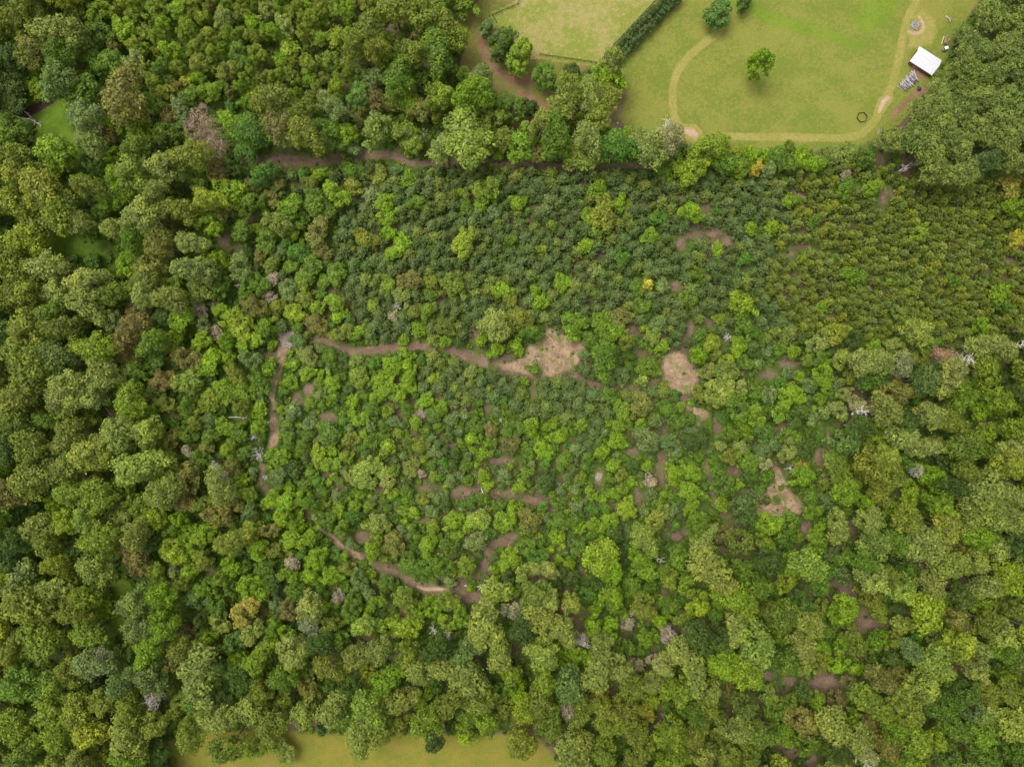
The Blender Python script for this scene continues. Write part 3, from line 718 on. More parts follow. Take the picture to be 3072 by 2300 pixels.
# ------------------------------------------------------------------ trees read off the photograph: crop x, y, width, kind, colour
HAND = {
'A': '''370 200 250 O po;390 340 200 O g;160 70 200 O o;60 130 170 O o;630 200 170 B g;800 190 170 B l;930 200 110 S o;600 400 180 B g;710 390 170 B g;370 520 220 O bg;540 580 190 B g;
800 620 300 O ro;860 720 200 B o;560 760 230 O bp;650 880 180 B r;590 930 170 O p;1160 700 150 B b;1080 760 130 B r;900 880 190 B l;1060 850 150 B g;1150 860 130 B g;870 980 190 O go;1510 800 190 B l;1630 850 240 O eg;1600 960 180 O e;
1800 830 210 O r;1990 870 220 O o;2140 850 190 B g;2150 690 160 P bp;1400 1100 160 B r;850 1120 240 O pl;760 1150 150 O l;1060 1080 220 O p;1270 1160 150 B g;1010 1240 150 O p;930 1390 270 O po;1340 1450 165 B l;
1170 1360 200 O o;1100 1430 110 B r;1230 1570 180 O p;1030 1580 180 O ro;720 1310 140 B lg;570 1200 170 O o;300 1240 300 O oy;390 1380 240 O ol;60 1310 210 O yo;230 1440 250 O o;120 1570 260 O yl;350 960 230 B lg;
360 1060 150 B lo;520 1440 150 O p;60 850 220 O g;60 1010 200 O o;50 500 200 O d;60 640 190 O d;60 370 190 O d;1480 1240 190 B l;1620 1310 150 B g;1800 1440 180 B pg;1570 1480 150 B g;1700 1120 160 B e;2050 1320 190 B g;
2180 1260 160 B l;1750 640 230 O o;1500 680 90 S e;1230 620 130 B g;1720 1560 150 B g;2050 1500 170 B ro;1880 1340 160 B lg;190 500 140 S l;250 590 110 S ly;120 1120 220 O o;620 1390 130 B g;1870 900 130 O p;
1540 360 150 B g;1290 400 130 B o;1040 420 120 B g;1480 210 110 B ol;1750 200 110 B l;2170 230 130 S y;1870 300 130 S ly;1210 500 90 S y;640 60 150 B lo;480 60 160 B o;1000 60 140 B ol;1440 110 130 B p;1720 60 120 B p;1560 60 110 B o''',
'B': '''170 200 230 O og;340 60 210 O o;560 80 260 O og;680 170 200 O o;450 350 210 O og;620 330 240 O g;745 240 170 O ol;370 500 220 O g;300 400 170 B l;210 500 160 B b;640 450 140 B g;510 490 140 B g;640 620 200 O ol;430 640 160 B l;
510 700 160 B ro;110 620 160 B eb;210 640 150 B r;330 650 150 B o;620 690 150 B o;780 480 120 B g;910 500 160 O bp;860 600 230 O l;800 700 140 O l;800 890 330 O pl;660 950 190 O p;900 980 170 O pl;970 780 160 B o;215 830 200 B pe;430 880 200 B og;
30 860 150 B l;20 230 120 B yl;80 300 180 O o;230 320 160 O o;790 20 190 B lg;1760 390 160 O p;1740 510 200 B l;1470 600 210 P o;1610 620 190 P po;1730 640 170 P o;1390 690 110 P p;1660 760 160 O py;1170 930 210 B le;1030 900 170 B o;1300 800 190 O op;1390 860 220 O g;1540 1000 250 O pl;1610 900 200 O p;1290 990 130 B ro;
1780 950 230 O e;1980 950 250 O p;2120 900 200 O pw;2170 1080 140 B l;1400 960 170 O g;1450 770 130 B o;1850 900 130 B l;2060 1060 140 B g;
80 1210 115 S o;190 1260 100 Y b;940 1220 170 B ol;910 1300 120 B l;810 1340 100 B g;1135 1310 110 B l;975 1380 95 S b;270 1320 140 B l;310 1410 120 B l;300 1510 95 S l;150 1540 135 B oy;500 1310 115 B g;790 1570 170 B yl;330 1640 110 B l;
1660 1220 115 S l;1800 1310 95 S l;1700 1380 190 B o;1600 1400 120 B l;2000 1530 110 B lg;1660 1500 110 S g;60 1100 120 B g;70 960 100 S b;390 1570 120 S l;2060 1400 110 S e;1580 1590 100 S l;250 1140 120 S o;430 1150 100 S l''',
'C': '''1980 100 180 P mk;2090 150 200 P mk;1850 230 150 P mk;1900 330 170 P mk;2050 320 190 P mk;2180 250 170 P mk;1820 400 150 P mk;1720 490 160 P mo;1900 500 200 P mo;2020 480 180 P mk;2150 420 190 P mk;
1645 655 195 P mo;1790 720 210 P mk;1900 640 190 P mk;2050 650 190 P mk;1530 760 180 P mk;1650 800 200 P mo;1380 910 210 P mo;1500 880 180 P mk;1600 1010 230 P mo;1700 880 170 P mk;2060 790 210 P mo;2150 700 170 P mk;1900 850 180 P mk;2080 920 180 P mo;1790 960 160 P mk;
1830 300 110 P mk;1950 1050 160 P n;1660 1120 130 P mo;2180 60 170 P mk;2130 0 180 P mk;180 950 220 B ly;340 980 100 B yl;290 1060 150 B ge;480 1080 105 B q;600 1000 120 B g;440 1000 120 B l;60 1100 180 B ly;760 1010 130 B l;850 1050 130 B l;370 1080 140 B lg;
560 1100 110 B b;680 1060 130 B g;60 1370 140 B l;1060 1220 120 B g;1240 1210 120 B l;450 1480 80 S l;580 1480 90 S l;850 1440 95 S g;2120 1200 170 B ry;2170 1340 150 B l;2190 1540 130 B qy;1200 1000 120 B g;1060 1130 70 S w;1160 1060 90 S g;540 1000 100 B l;700 970 100 B g;240 1000 130 B l;980 1010 110 Y k;1090 990 110 Y k''',
'D': '''60 60 260 O oy;300 80 230 O p;560 180 240 O p;370 230 190 O p;540 310 220 O p;160 230 230 O o;330 370 190 O go;810 60 150 B l;960 80 210 B or;930 170 160 O p;1100 150 140 B lo;1260 90 220 O pb;1290 190 190 B op;930 250 160 O p;1100 280 200 O po;740 240 190 O go;
700 410 170 B bp;880 350 170 B r;850 480 220 O r;1050 400 140 B bg;1170 420 160 B l;1290 350 110 B w;1760 150 95 S w;1745 260 85 S w;1390 500 95 S w;1400 320 60 S w;1510 400 150 B ly;1440 360 120 B l;1560 470 170 B ly;1300 550 125 B l;1610 550 150 B l;1110 550 140 B l;
1900 370 130 B yl;1550 80 170 B bg;2010 80 160 B g;1960 160 130 B ol;2060 330 95 S l;2190 390 95 S l;170 470 260 O o;170 690 300 O o;400 470 210 O od;620 600 220 O lo;820 650 140 B r;1210 670 180 B ro;1350 700 170 B l;1210 820 170 B pl;1050 810 150 B r;660 770 220 O p;
440 860 230 O p;390 940 200 O po;590 910 190 O p;840 940 210 O lo;820 780 150 B p;790 840 95 S l;1450 870 150 B lg;1570 870 150 B lg;1350 950 160 B ol;760 1150 230 O po;950 1140 210 O pl;450 1170 220 O o;570 1270 220 O py;690 1310 180 O o;890 1370 270 O pl;440 1360 190 O op;
1070 1380 180 B lp;230 1440 280 O o;200 1240 230 O o;120 900 250 O o;90 1060 220 O od;480 1530 200 O ol;640 1560 210 O ol;1200 1440 190 B ro;1420 1500 200 O po;900 1620 180 B ol;1190 1600 150 B r;1360 1160 120 B g;1540 1150 115 B g;1200 1160 120 B g;1580 1280 110 B g;
2060 1290 115 B ly;2130 1150 160 B ge;2140 1350 115 B l;1860 1600 160 B l;1750 1590 120 B l;1900 1010 110 S b;1860 1130 110 B g;1740 720 110 S l;1990 650 120 B pb;1930 560 110 B be;2170 110 140 B g;1670 1000 110 S l;2130 650 110 B g;2150 820 120 B l;1990 760 100 B l;1450 1110 120 B l;940 1030 120 B l;1060 960 120 B o;
900 740 140 B g;1000 700 110 S e;60 270 200 O o;50 1250 180 O d;330 1070 160 O g;1000 860 100 S b;1880 820 90 S l;1960 1240 90 S g;1340 1230 100 S ro;1560 1450 100 S l;1900 1380 110 S d''',
'E': '''445 160 145 B ro;725 200 160 B ol;295 190 115 B ol;590 170 105 B oy;580 250 85 S g;390 260 135 B p;205 320 105 B lp;1045 225 130 B l;1095 290 115 B o;1290 305 95 S l;1430 170 115 B l;1255 230 75 S l;1145 410 175 B o;1080 390 75 S g;1985 190 85 S q;2080 190 95 S b;
1920 200 115 B g;1810 400 140 B ro;1680 420 135 B lg;1750 500 155 B lg;1940 330 120 B g;2020 510 115 B pl;2080 590 85 S l;1610 545 105 B g;1510 430 150 B gl;500 480 95 S l;670 460 125 B od;560 350 105 B gl;670 560 75 S l;910 545 80 S l;1010 610 85 S l;1130 570 95 S l;
1150 620 65 S l;955 645 50 S l;400 540 75 S l;395 625 65 S l;20 370 65 S l;460 360 105 B o;110 680 115 B gp;110 770 145 B lp;330 720 135 B l;260 800 130 B l;330 880 150 B l;430 850 105 B l;240 900 105 B l;600 790 75 S ly;835 750 80 S pb;1950 960 155 B or;1820 1010 130 B lo;
1690 920 65 S b;2110 990 105 B g;1820 780 110 B bg;1950 810 90 S pl;1990 720 140 B gl;130 1060 105 B l;70 940 85 S l;600 1030 105 B g;870 1110 115 B g;1110 1120 135 B g;970 1130 95 B r;1100 1220 135 B rd;1310 1260 120 B l;1790 1200 115 B l;1410 1170 105 B l;930 1280 85 S l;
925 1420 75 S ly;150 1380 150 B pl;240 1380 125 B pl;160 1460 120 B pl;295 1465 115 B p;70 1440 105 B p;450 1370 120 B op;1980 1360 65 S l;2000 1460 90 S w;1330 1460 130 B d;1850 1630 115 B ly;2150 1390 95 B l;2150 1450 80 S l;1990 1190 170 B bd;2140 1230 150 B bd;1440 1330 105 B g;
610 1270 85 S b;430 1210 75 S g;710 1460 75 S bp;1150 1500 90 S lo;440 780 110 B l;540 940 110 B l;2050 440 120 Y n;1570 640 70 S b;340 400 70 S w;1640 90 90 S bp;420 700 90 S l;1500 510 100 S l;2170 1080 110 B g;2060 1630 90 S g;1230 1110 110 S l;520 1410 60 S w;650 990 90 S l;850 1180 90 S l;
500 1230 110 B o;300 1250 120 S lo;200 1200 100 S g;1240 1000 90 Y n;1250 730 90 S g;60 1190 100 S o;1750 900 110 S g;480 1080 90 S l;1530 1250 90 S b;1690 1270 90 S l;1060 1430 100 S b''',
'F': '''390 320 175 B ly;235 410 80 B l;1090 120 120 B lg;900 330 75 S l;1340 170 65 S l;190 560 115 B ly;360 580 125 B l;480 500 90 B e;630 600 90 S gl;550 620 85 S b;400 450 150 B g;300 680 105 B yl;240 890 200 B op;280 770 180 B gp;360 980 180 B ge;540 1150 150 B ed;560 1230 150 B bd;
720 900 150 B l;900 920 85 B l;740 1040 145 B dg;930 1000 90 S bp;1060 1210 185 B eb;1250 800 190 B de;920 790 155 B lg;1040 660 125 B py;1190 690 200 O p;1290 680 160 O p;1420 710 150 O pw;1520 490 180 O py;1000 500 150 B oy;1540 660 120 B o;1960 580 200 O p;2080 610 170 O p;
1740 770 210 O p;1390 880 190 B ro;1150 970 130 B pw;1320 1000 200 O po;1600 1030 170 O p;1800 930 190 O lg;2060 940 170 O lo;1950 1000 130 B l;1430 1180 190 O p;1560 1240 180 O p;1290 1230 150 B ol;1840 1230 210 O go;1660 1230 130 B po;1240 1370 220 O o;1010 1370 230 O go;
1320 1310 170 O yp;1480 1540 135 B ly;1360 1450 170 O o;1280 1540 160 B o;780 1430 150 B lg;765 1370 80 S rq;1600 1420 170 B l;1950 1520 260 O p;2100 1350 210 O oy;2150 1260 180 O p;1990 1140 140 B lo;1900 870 160 B g;2160 890 140 O d;60 1400 120 B l;50 1520 125 B l;60 1620 110 B l;
230 1410 105 B g;270 1500 150 B gd;430 1330 145 B gl;520 1340 105 B pw;410 1600 175 B db;260 1610 95 S l;610 1580 50 S g;540 1590 65 S d;250 1230 65 S p;950 1600 145 B bd;840 1560 115 B g;50 1060 95 B ed;840 1050 100 S b;1090 790 110 B o;1940 460 120 B l;2060 240 120 B l;2080 320 110 B g;
560 900 110 S b;480 880 100 S g;800 1240 120 S d;700 1170 120 S g;1420 380 110 B ko;1630 560 100 S g;1150 150 110 S g;2110 1550 180 O po;1750 1500 170 O d;1450 1080 150 O d;1150 1110 160 O d;2020 1600 170 O p;1850 1400 150 O o;690 500 110 Y k;1240 590 90 S l;120 520 90 S g;130 1180 110 B d;60 1210 110 B d;640 1500 40 S g''',
'G': '''440 70 180 O ly;560 40 180 O pl;860 300 190 B r;930 370 130 B r;1410 30 175 B ro;1630 110 155 B oy;1220 140 125 B l;1330 140 135 B l;1120 260 185 B ly;1260 230 145 B l;650 180 220 O ol;1000 390 130 B ol;1120 390 95 S bp;1220 390 120 B lo;1490 370 125 B l;1240 570 140 B bg;
1330 500 145 B gl;1580 650 195 B rq;1400 620 150 B gd;870 600 230 O bg;540 560 180 O ol;470 650 180 O o;130 470 230 O bo;160 600 300 O o;560 790 200 O lp;900 760 185 O bp;1070 740 200 O lg;1110 820 110 B py;260 830 270 O ol;60 900 210 O o;610 980 220 O b;820 930 150 B gd;
970 1080 210 O bg;1290 1060 320 O po;1200 790 115 B r;1420 730 130 B py;1620 790 155 B p;1860 640 130 B r;1780 600 105 B b;2010 750 140 B bw;1900 920 210 O p;1770 760 125 B lg;1850 790 115 B l;1670 960 190 O lo;2140 740 125 B o;2190 550 90 S w;1890 340 95 S w;130 1130 250 O g;
330 1120 200 O go;500 1290 220 O yo;680 1230 190 O o;830 1300 210 O ol;100 1400 210 O ol;380 1450 210 O ol;290 1490 115 B ly;820 1480 270 O op;1000 1380 180 O o;1150 1270 160 B o;1290 1190 200 O g;1620 1280 230 O po;1690 1170 170 O o;1440 1200 150 O d;2150 1290 200 O po;
2000 1160 150 B ro;1760 1390 200 O o;1470 1540 220 O og;1230 1450 190 O og;1690 1530 160 B lo;1830 1550 170 O op;830 1630 230 O lg;1010 1600 200 O dg;640 1620 140 B yo;150 1590 210 O og;340 1640 180 O o;300 200 180 O o;100 200 180 O d;250 100 200 O po;360 350 150 O oy;60 320 170 O d;
790 40 170 B po;1000 40 160 B ly;740 200 150 B o;1720 380 140 B g;1900 180 150 B l;1830 40 150 B l;2100 60 130 B g;1600 480 150 B l;1690 530 130 B lg;1500 860 170 B dg;1750 880 140 B g;2050 300 140 B l;2150 420 130 B l;2000 430 120 B l;1530 950 130 B l;680 640 130 S l;1920 520 140 B g;1980 870 130 B p;2080 860 150 O d;1560 1090 180 O d;1830 1080 170 O g''',
'H': '''1090 320 145 B l;1200 390 145 B pl;790 370 160 B ol;1000 520 190 B pl;1680 310 230 O ly;1760 390 150 O l;1970 180 190 O pl;1940 320 135 B l;1250 540 200 O gp;1350 570 150 O p;420 760 175 B ly;410 570 155 B og;690 590 140 B go;250 740 95 S lp;140 740 155 B pl;920 760 270 O py;100 940 190 O op;
160 1060 125 B yo;500 1020 230 O po;660 1010 190 O p;820 1080 260 O po;1100 1050 160 B ol;1300 920 220 O pl;1110 650 130 B wp;1860 720 105 B w;1280 690 190 O py;1440 770 190 O po;1490 600 140 O py;1190 1280 170 O yl;1660 1060 210 O po;2120 800 130 B w;2020 960 85 B w;1910 1000 110 B wp;
2000 1110 150 O po;1670 1180 95 B qr;1980 1300 120 B qo;190 1270 230 O lp;370 1230 200 O po;130 1480 230 O op;560 1370 210 O ol;600 1470 170 O d;800 1460 130 B yl;940 1370 180 O lo;900 1230 200 O o;1180 1380 150 B ro;1160 1510 190 O o;1470 1570 220 O po;1560 1520 170 O op;1760 1380 200 O ol;
1290 1240 200 O o;2000 1210 125 B ly;1840 1270 170 O o;2130 1430 200 O lo;2160 1590 190 O lo;1750 560 180 O lg;1890 480 150 B gl;1990 390 160 B gl;870 200 130 B bp;720 60 130 B l;890 50 150 B lp;1060 70 150 B l;230 80 150 B pg;340 220 150 B or;560 220 130 B l;1220 60 160 B ro;1440 60 160 B g;1400 170 120 B l;
1650 90 110 B l;1750 70 110 B l;1850 0 115 B ly;2050 50 150 B op;1270 300 130 B e;1560 250 110 B g;1770 150 130 B d;1480 430 130 B d;1200 240 120 B g;110 450 130 B b;80 580 120 B g;600 650 100 B l;280 460 120 B g;440 340 140 B g;560 360 130 B g;50 660 130 B g;2180 290 150 B g;1180 760 190 O d;620 900 170 O d;1640 750 130 B l;
1450 900 110 B l;1830 880 130 B g;1990 820 130 B lg;2090 1000 150 O p;1960 620 170 O o;2120 610 140 O g;1720 1280 160 O o;1560 1300 170 O o;1350 1380 180 O og;1900 1420 180 O o;1700 1560 180 O og;1930 1580 170 O o;270 1420 150 O o;420 920 160 O o;700 1250 190 O o;50 1150 160 O d;1310 1100 170 O ol''',
'I': '''130 180 180 O p;100 90 150 O g;190 380 290 O po;560 90 165 B lg;390 210 195 B od;660 200 105 B gd;800 350 230 O lp;680 440 155 B ly;310 560 200 O lo;110 620 155 B ly;410 610 190 O ol;480 490 190 O g;640 690 210 O go;820 730 170 O po;1050 640 185 O l;900 500 125 B g;1240 440 220 O p;
1420 510 190 O pl;1240 560 150 B o;1590 640 240 O yl;1260 210 230 O gp;1380 200 150 O g;1560 220 220 O p;1700 110 230 O py;1700 350 210 O op;1890 330 170 O py;1960 500 180 O p;2120 420 200 O ly;1950 610 150 B lo;1430 740 130 B py;1280 660 120 B ol;1630 980 230 O pl;1640 830 120 B bo;1790 860 210 O yo;
1850 930 130 B qy;1930 900 130 O p;2060 790 210 O po;1980 730 160 O o;480 870 280 O pl;420 1050 210 O ly;80 1050 210 O po;260 1000 200 O l;170 1160 180 O op;680 980 180 O g;790 1010 125 B pl;350 1420 200 O po;520 1440 190 O go;970 1390 220 O py;1130 1480 200 O po;1180 1560 150 O pw;780 1370 200 B ro;
1220 1240 220 O go;1400 1220 170 O o;1470 1290 210 O o;1290 1090 190 O ro;1100 1130 120 B rb;1500 1470 210 O ol;1630 1480 150 O ol;1930 1450 190 O gl;2100 1370 240 O yp;660 1450 160 B lg;590 1300 140 B g;400 1260 170 O do;560 1200 125 B pl;130 1580 180 O op;300 1600 170 O o;1250 1630 170 B g;
1720 1600 200 O dg;1900 1290 190 O bd;1800 1200 180 O gd;2100 1180 180 O o;2170 960 170 O gb;1960 1180 170 O o;2000 30 200 O py;2120 40 190 O p;1870 20 190 O po;1450 60 180 O o;420 10 160 B d;250 150 150 B r;560 330 180 O d;380 380 140 B g;880 190 150 B lg;960 270 110 B bd;700 310 110 B l;760 600 160 B de;
900 640 120 B o;560 640 120 O o;950 750 140 B g;900 880 120 B l;1030 870 110 B l;1000 1000 130 B l;1130 1020 90 S l;1260 850 140 B gl;1340 420 120 O o;1180 330 140 O g;1480 400 140 B g;1530 370 110 B w;1040 410 120 B bd;2040 250 180 O p;2150 200 180 O d;1800 560 170 O d;1480 900 130 O b;1900 1020 170 O p;
2080 900 170 O g;2160 650 150 O o;100 820 200 O d;230 830 170 O d;160 1270 160 O o;100 1330 150 O g;230 1490 140 B o;820 1500 170 B g;1000 1240 130 B r;780 1180 140 B d;1220 1380 160 B r;1370 1410 170 O gl;1760 1400 180 O g;2170 1560 170 O g;1420 1590 180 O g;1950 1600 190 O g;60 1450 150 O o;990 1560 140 O d;1330 1520 160 O ro'''}

HREF = dict(L=(11, 14), O=(19, 25), B=(9, 14), S=(3.8, 6.5), Y=(4.8, 6.5), P=(20, 25))
TREES = []           # dict: p (photo px of crown), D (metres), h, kind, code, hand
HASH = {}
def hput(p, r):
    HASH.setdefault((int(p[0] // 120), int(p[1] // 120)), []).append((p[0], p[1], r))
def clash(p, r, k):
    i, j = int(p[0] // 120), int(p[1] // 120)
    for a in (i - 1, i, i + 1):
        for b in (j - 1, j, j + 1):
            for (x, y, q) in HASH.get((a, b), ()):
                if (x - p[0]) ** 2 + (y - p[1]) ** 2 < (k * (r + q)) ** 2: return True
    return False
def centre_frac(p):      # 0 in the middle of the low scrub, 1 in the tall wood round it
    return max(0.0, min(1.0, (math.hypot((p[0] - 1500) / 1150, (p[1] - 1120) / 780) - 0.55) / 0.45))
def add_tree(p, Dpx, kind, code, hand, h=None):
    f = centre_frac(p)
    if h is None:
        lo, hi = HREF[kind]
        h = RNG.uniform(lo, hi)
        Dm = Dpx / PPM
        if kind == 'B': h = max(3.2, min(15, Dm * RNG.uniform(1.0, 1.35))) * (0.72 + 0.38 * f)
        if kind == 'S': h = max(2.2, min(6.5, Dm * RNG.uniform(0.85, 1.15)))
        if kind == 'O': h = (15 + 0.45 * Dm + RNG.uniform(-1.5, 2.5)) * (0.72 + 0.34 * f)
    hm = h * 0.72
    D = Dpx / PPM * (CAM_H - hm) / CAM_H * (1.18 if kind in 'YS' else (1.03 if kind == 'O' else 1.1))
    TREES.append(dict(p=p, D=D, h=h, kind=kind, code=code, hand=hand))
    hput(p, Dpx / 2)
for cr, txt in HAND.items():
    for rec in txt.replace('\n', '').split(';'):
        x, y, d, k, c = rec.split()
        h = None
        p = px(cr, float(x), float(y))
        if cr in 'AB' and float(y) < 500 and k == 'B': h = RNG.uniform(10, 13.5)
        if k in 'OP' and not (cr == 'B' and float(y) < 560 and float(x) > 900):      # its foot must not stand on a track, field or barn
            h = RNG.uniform(19, 24) if k == 'P' else (15 + 0.45 * float(d) / CS / PPM + RNG.uniform(-1.5, 2.5)) * (0.72 + 0.34 * centre_frac(p))
            for _ in range(8):
                q = (CAM_H - h * .72) / CAM_H
                b_ = (PW / 2 + (p[0] - PW / 2) * q, PH / 2 + (p[1] - PH / 2) * q)
                if keep_at(b_) > -6 and h > 8: h *= 0.86
        add_tree(p, float(d) / CS, k, c, True, h)
for x_, y_, d_, h_, c_code in ((1150, 350, 195, 15, 'lg'), (1320, 480, 165, 13, 'ge'), (1095, 690, 200, 13, 'g'), (1495, 452, 105, 8, 'd'), (1040, 260, 195, 14, 'dg'), (1205, 690, 130, 9, 'd'), (940, 170, 105, 8, 'b')):
    add_tree(px('B', x_, y_), d_ / CS, 'L', c_code, True, h_)
add_tree(px('C', 235, 80), 180 / CS, 'L', 'eb', True, 10)
add_tree(px('C', 408, 0), 110 / CS, 'L', 'd', True, 8)
add_tree(px('C', 520, 395), 155 / CS, 'L', 'l', True, 22)

# ------------------------------------------------------------------ spots kept free for the hedge, the barn, dead trees and heaps
DEADS = [('A', 1310, 830, 270, 17, 'brown', 2, 'large reddish brown dead tree with twiggy crown above the upper track'), ('A', 1400, 950, 170, 15, 'brown', 1, 'bleached branchy dead tree touching the large reddish brown dead tree'),
 ('H', 1560, 830, 105, 14, 'grey', 3, 'narrow grey bare cone-shaped dead tree in the lower wood'), ('H', 1470, 1280, 140, 16, 'beige', 4, 'pale bare dome-shaped dead tree near the bottom of the wood'),
 ('F', 1700, 650, 130, 20, 'red', 2, 'red-brown dead crown among pale trees at right'), ('F', 1850, 665, 125, 21, 'white', 0, 'bleached bare tree just right of the red-brown dead crown'), ('F', 2150, 570, 90, 22, 'white', 0, 'bleached branch fan at the right edge of the wood'),
 ('D', 1545, 185, 65, 6, 'white', 0, 'small white snag above the track junction at left'), ('D', 1640, 1180, 75, 6, 'white', 0, 'small white snag left of the tan dirt track'), ('D', 1670, 1290, 115, 7, 'white', 0, 'forked white snag below the smaller white snag beside the track'),
 ('D', 1390, 1360, 75, 8, 'grey', 2, 'grey twiggy snag left of the forked white snag'), ('D', 1215, 1260, 85, 10, 'beige', 1, 'pale bare crown among olive trees at left'), ('D', 1720, 1440, 55, 4, 'white', 0, 'tiny white snag beside the faint brown track'),
 ('D', 1440, 1420, 80, 8, 'grey', 1, 'thin grey dead tree below the grey twiggy snag'),
 ('E', 355, 330, 85, 7, 'white', 1, 'white twiggy snag in the young pines left of centre'), ('E', 955, 1085, 36, 3, 'white', 1, 'tiny white snag below the pine strip, left of a pair'), ('E', 1030, 1065, 36, 3, 'white', 1, 'tiny white snag below the pine strip, right of a pair'), ('E', 930, 1640, 50, 3.5, 'white', 0, 'small white snag among low scrub near the photo centre'),
 ('F', 290, 520, 75, 6, 'white', 2, 'small white twiggy snag among bright green trees'), ('F', 1165, 1000, 110, 17, 'white', 2, 'white bare crown poking from pale trees at right'), ('F', 700, 1380, 70, 6, 'white', 0, 'small white snag at the tip of the triangular clearing'),
 ('F', 1510, 1390, 95, 14, 'grey', 0, 'grey spreading snag between pale trees at right'), ('I', 215, 845, 50, 10, 'white', 0, 'small white snag among dark trees at lower right'), ('H', 2080, 320, 60, 8, 'white', 1, 'small white snag right of the lower wood centre'),
 ('H', 590, 770, 80, 8, 'white', 0, 'white snag below the wide lower track, left of two'), ('H', 690, 805, 75, 8, 'white', 0, 'white snag below the wide lower track, right of two'), ('G', 1000, 1200, 130, 18, 'grey', 1, 'grey bare crown above the hay field at lower left'),
 ('G', 650, 985, 170, 20, 'beige', 1, 'large pale bare crown in the tall wood at lower left'), ('B', 535, 865, 70, 9, 'grey', 1, 'grey snag among trees above the upper dirt track'), ('B', 1560, 705, 45, 6, 'white', 0, 'small white snag under tall pines by the meadow'),
 ('B', 2110, 820, 120, 17, 'white', 1, 'bleached branches rising above the meadow corner trees'), ('A', 1740, 760, 100, 15, 'grey', 1, 'grey branches poking above the emerald tree at upper left'), ('C', 1450, 1080, 80, 10, 'white', 0, 'white bare branches below the tall pines'), ('I', 1175, 1640, 90, 20, 'white', 0, 'white bare branches at the bottom edge, lower right')]
for (cr, x, y, d, h, c, fz, lab) in DEADS: hput(px(cr, x, y), d / CS / 2 * 1.05)
def reserve(kd):
    global KEEP, LOWKEEP
    KEEP = np.maximum(KEEP, kd); LOWKEEP = np.maximum(LOWKEEP, kd)
reserve(sd_line([px('B', 1780, 350), px('B', 2210, -90)], [36, 36], kgx, kgy))
reserve(sd_poly([(2600 + x / 5.52, y / 5.52) for x, y in ((870, 730), (1290, 990), (1110, 1290), (690, 1030))], kgx, kgy))
for (cr, x, y, d) in (('D', 1868, 540, 130), ('E', 507, 1027, 90), ('E', 1670, 1430, 60), ('C', 1285, 862, 60), ('C', 1700, 290, 90)):
    q = px(cr, x, y); reserve(d / CS / 2 - np.hypot(kgx - q[0], kgy - q[1]))
for ln in (((1480, 1045), (1602, 1050)), ((690, 985), (752, 1062))):
    reserve(sd_line([px('D', *p) for p in ln], [9, 9], kgx, kgy))

# ------------------------------------------------------------------ fill the rest of the wood, zone by zone (outline in photo pixels)
Z = lambda *ps: [V(*p) for p in ps]
ZONES = [
 ('young_stand', Z((200, -120), (800, -120), (800, 0), (860, 60), (760, 180), (650, 220), (480, 230), (330, 190), (150, 80))),
 ('upper_wood', Z((800, -120), (960, -120), (1000, 150), (940, 335), (480, 340), (480, 230), (650, 220), (760, 180), (860, 60))),
 ('tree_line', Z((930, 340), (1000, 160), (1060, 150), (1340, 110), (1345, 290), (1780, 325), (1900, 335), (1720, 372), (1480, 368), (1300, 355))),
 ('tall_pines', Z((1890, 330), (2000, 190), (2110, -120), (2330, -120), (2330, 360), (2060, 385))),
 ('dense_pines', Z((1890, 345), (2060, 385), (2330, 360), (2330, 690), (1990, 740), (1720, 730), (1640, 600), (1700, 480), (1720, 375))),
 ('pine_plot', Z((700, 372), (960, 350), (1480, 370), (1720, 375), (1700, 480), (1640, 600), (1720, 730), (1560, 770), (1290, 700), (1100, 690), (960, 735), (780, 735), (740, 600))),
 ('pine_strip', Z((900, 765), (1100, 800), (1260, 800), (1420, 780), (1450, 860), (1350, 915), (1150, 900), (950, 870))),
 ('mid_left', Z((470, 370), (700, 372), (740, 600), (780, 735), (620, 720), (560, 560))),
 ('scrub', Z((620, 750), (900, 765), (950, 870), (1350, 915), (1450, 860), (1560, 900), (1570, 1120), (1400, 1190), (1050, 1240), (800, 1180), (640, 1050), (605, 900))),
 ('mid_right', Z((1450, 850), (1560, 770), (1720, 730), (1990, 740), (1800, 900), (1780, 1100), (1650, 1150), (1560, 1120), (1560, 900))),
 ('ring_left', Z((400, 540), (560, 560), (620, 720), (605, 900), (640, 1050), (800, 1180), (1050, 1280), (1000, 1350), (760, 1350), (540, 1200), (400, 900))),
 ('ring_low', Z((1050, 1240), (1400, 1190), (1570, 1120), (1800, 1130), (1830, 1300), (1500, 1320), (1200, 1330))),
]
zr = {}
for name, poly in ZONES:
    zr[name] = sd_poly(poly, kgx, kgy)
ZID = np.full(kgx.shape, len(ZONES), int)
for k in range(len(ZONES) - 1, -1, -1):
    ZID[zr[ZONES[k][0]] > 0] = k
def zone_at(p):
    i = int(round((p[1] + 400) / KY)); j = int(round((p[0] + 400) / KX))
    k = ZID[max(0, min(ZID.shape[0] - 1, i)), max(0, min(ZID.shape[1] - 1, j))]
    return ZONES[k][0] if k < len(ZONES) else 'tall_wood'
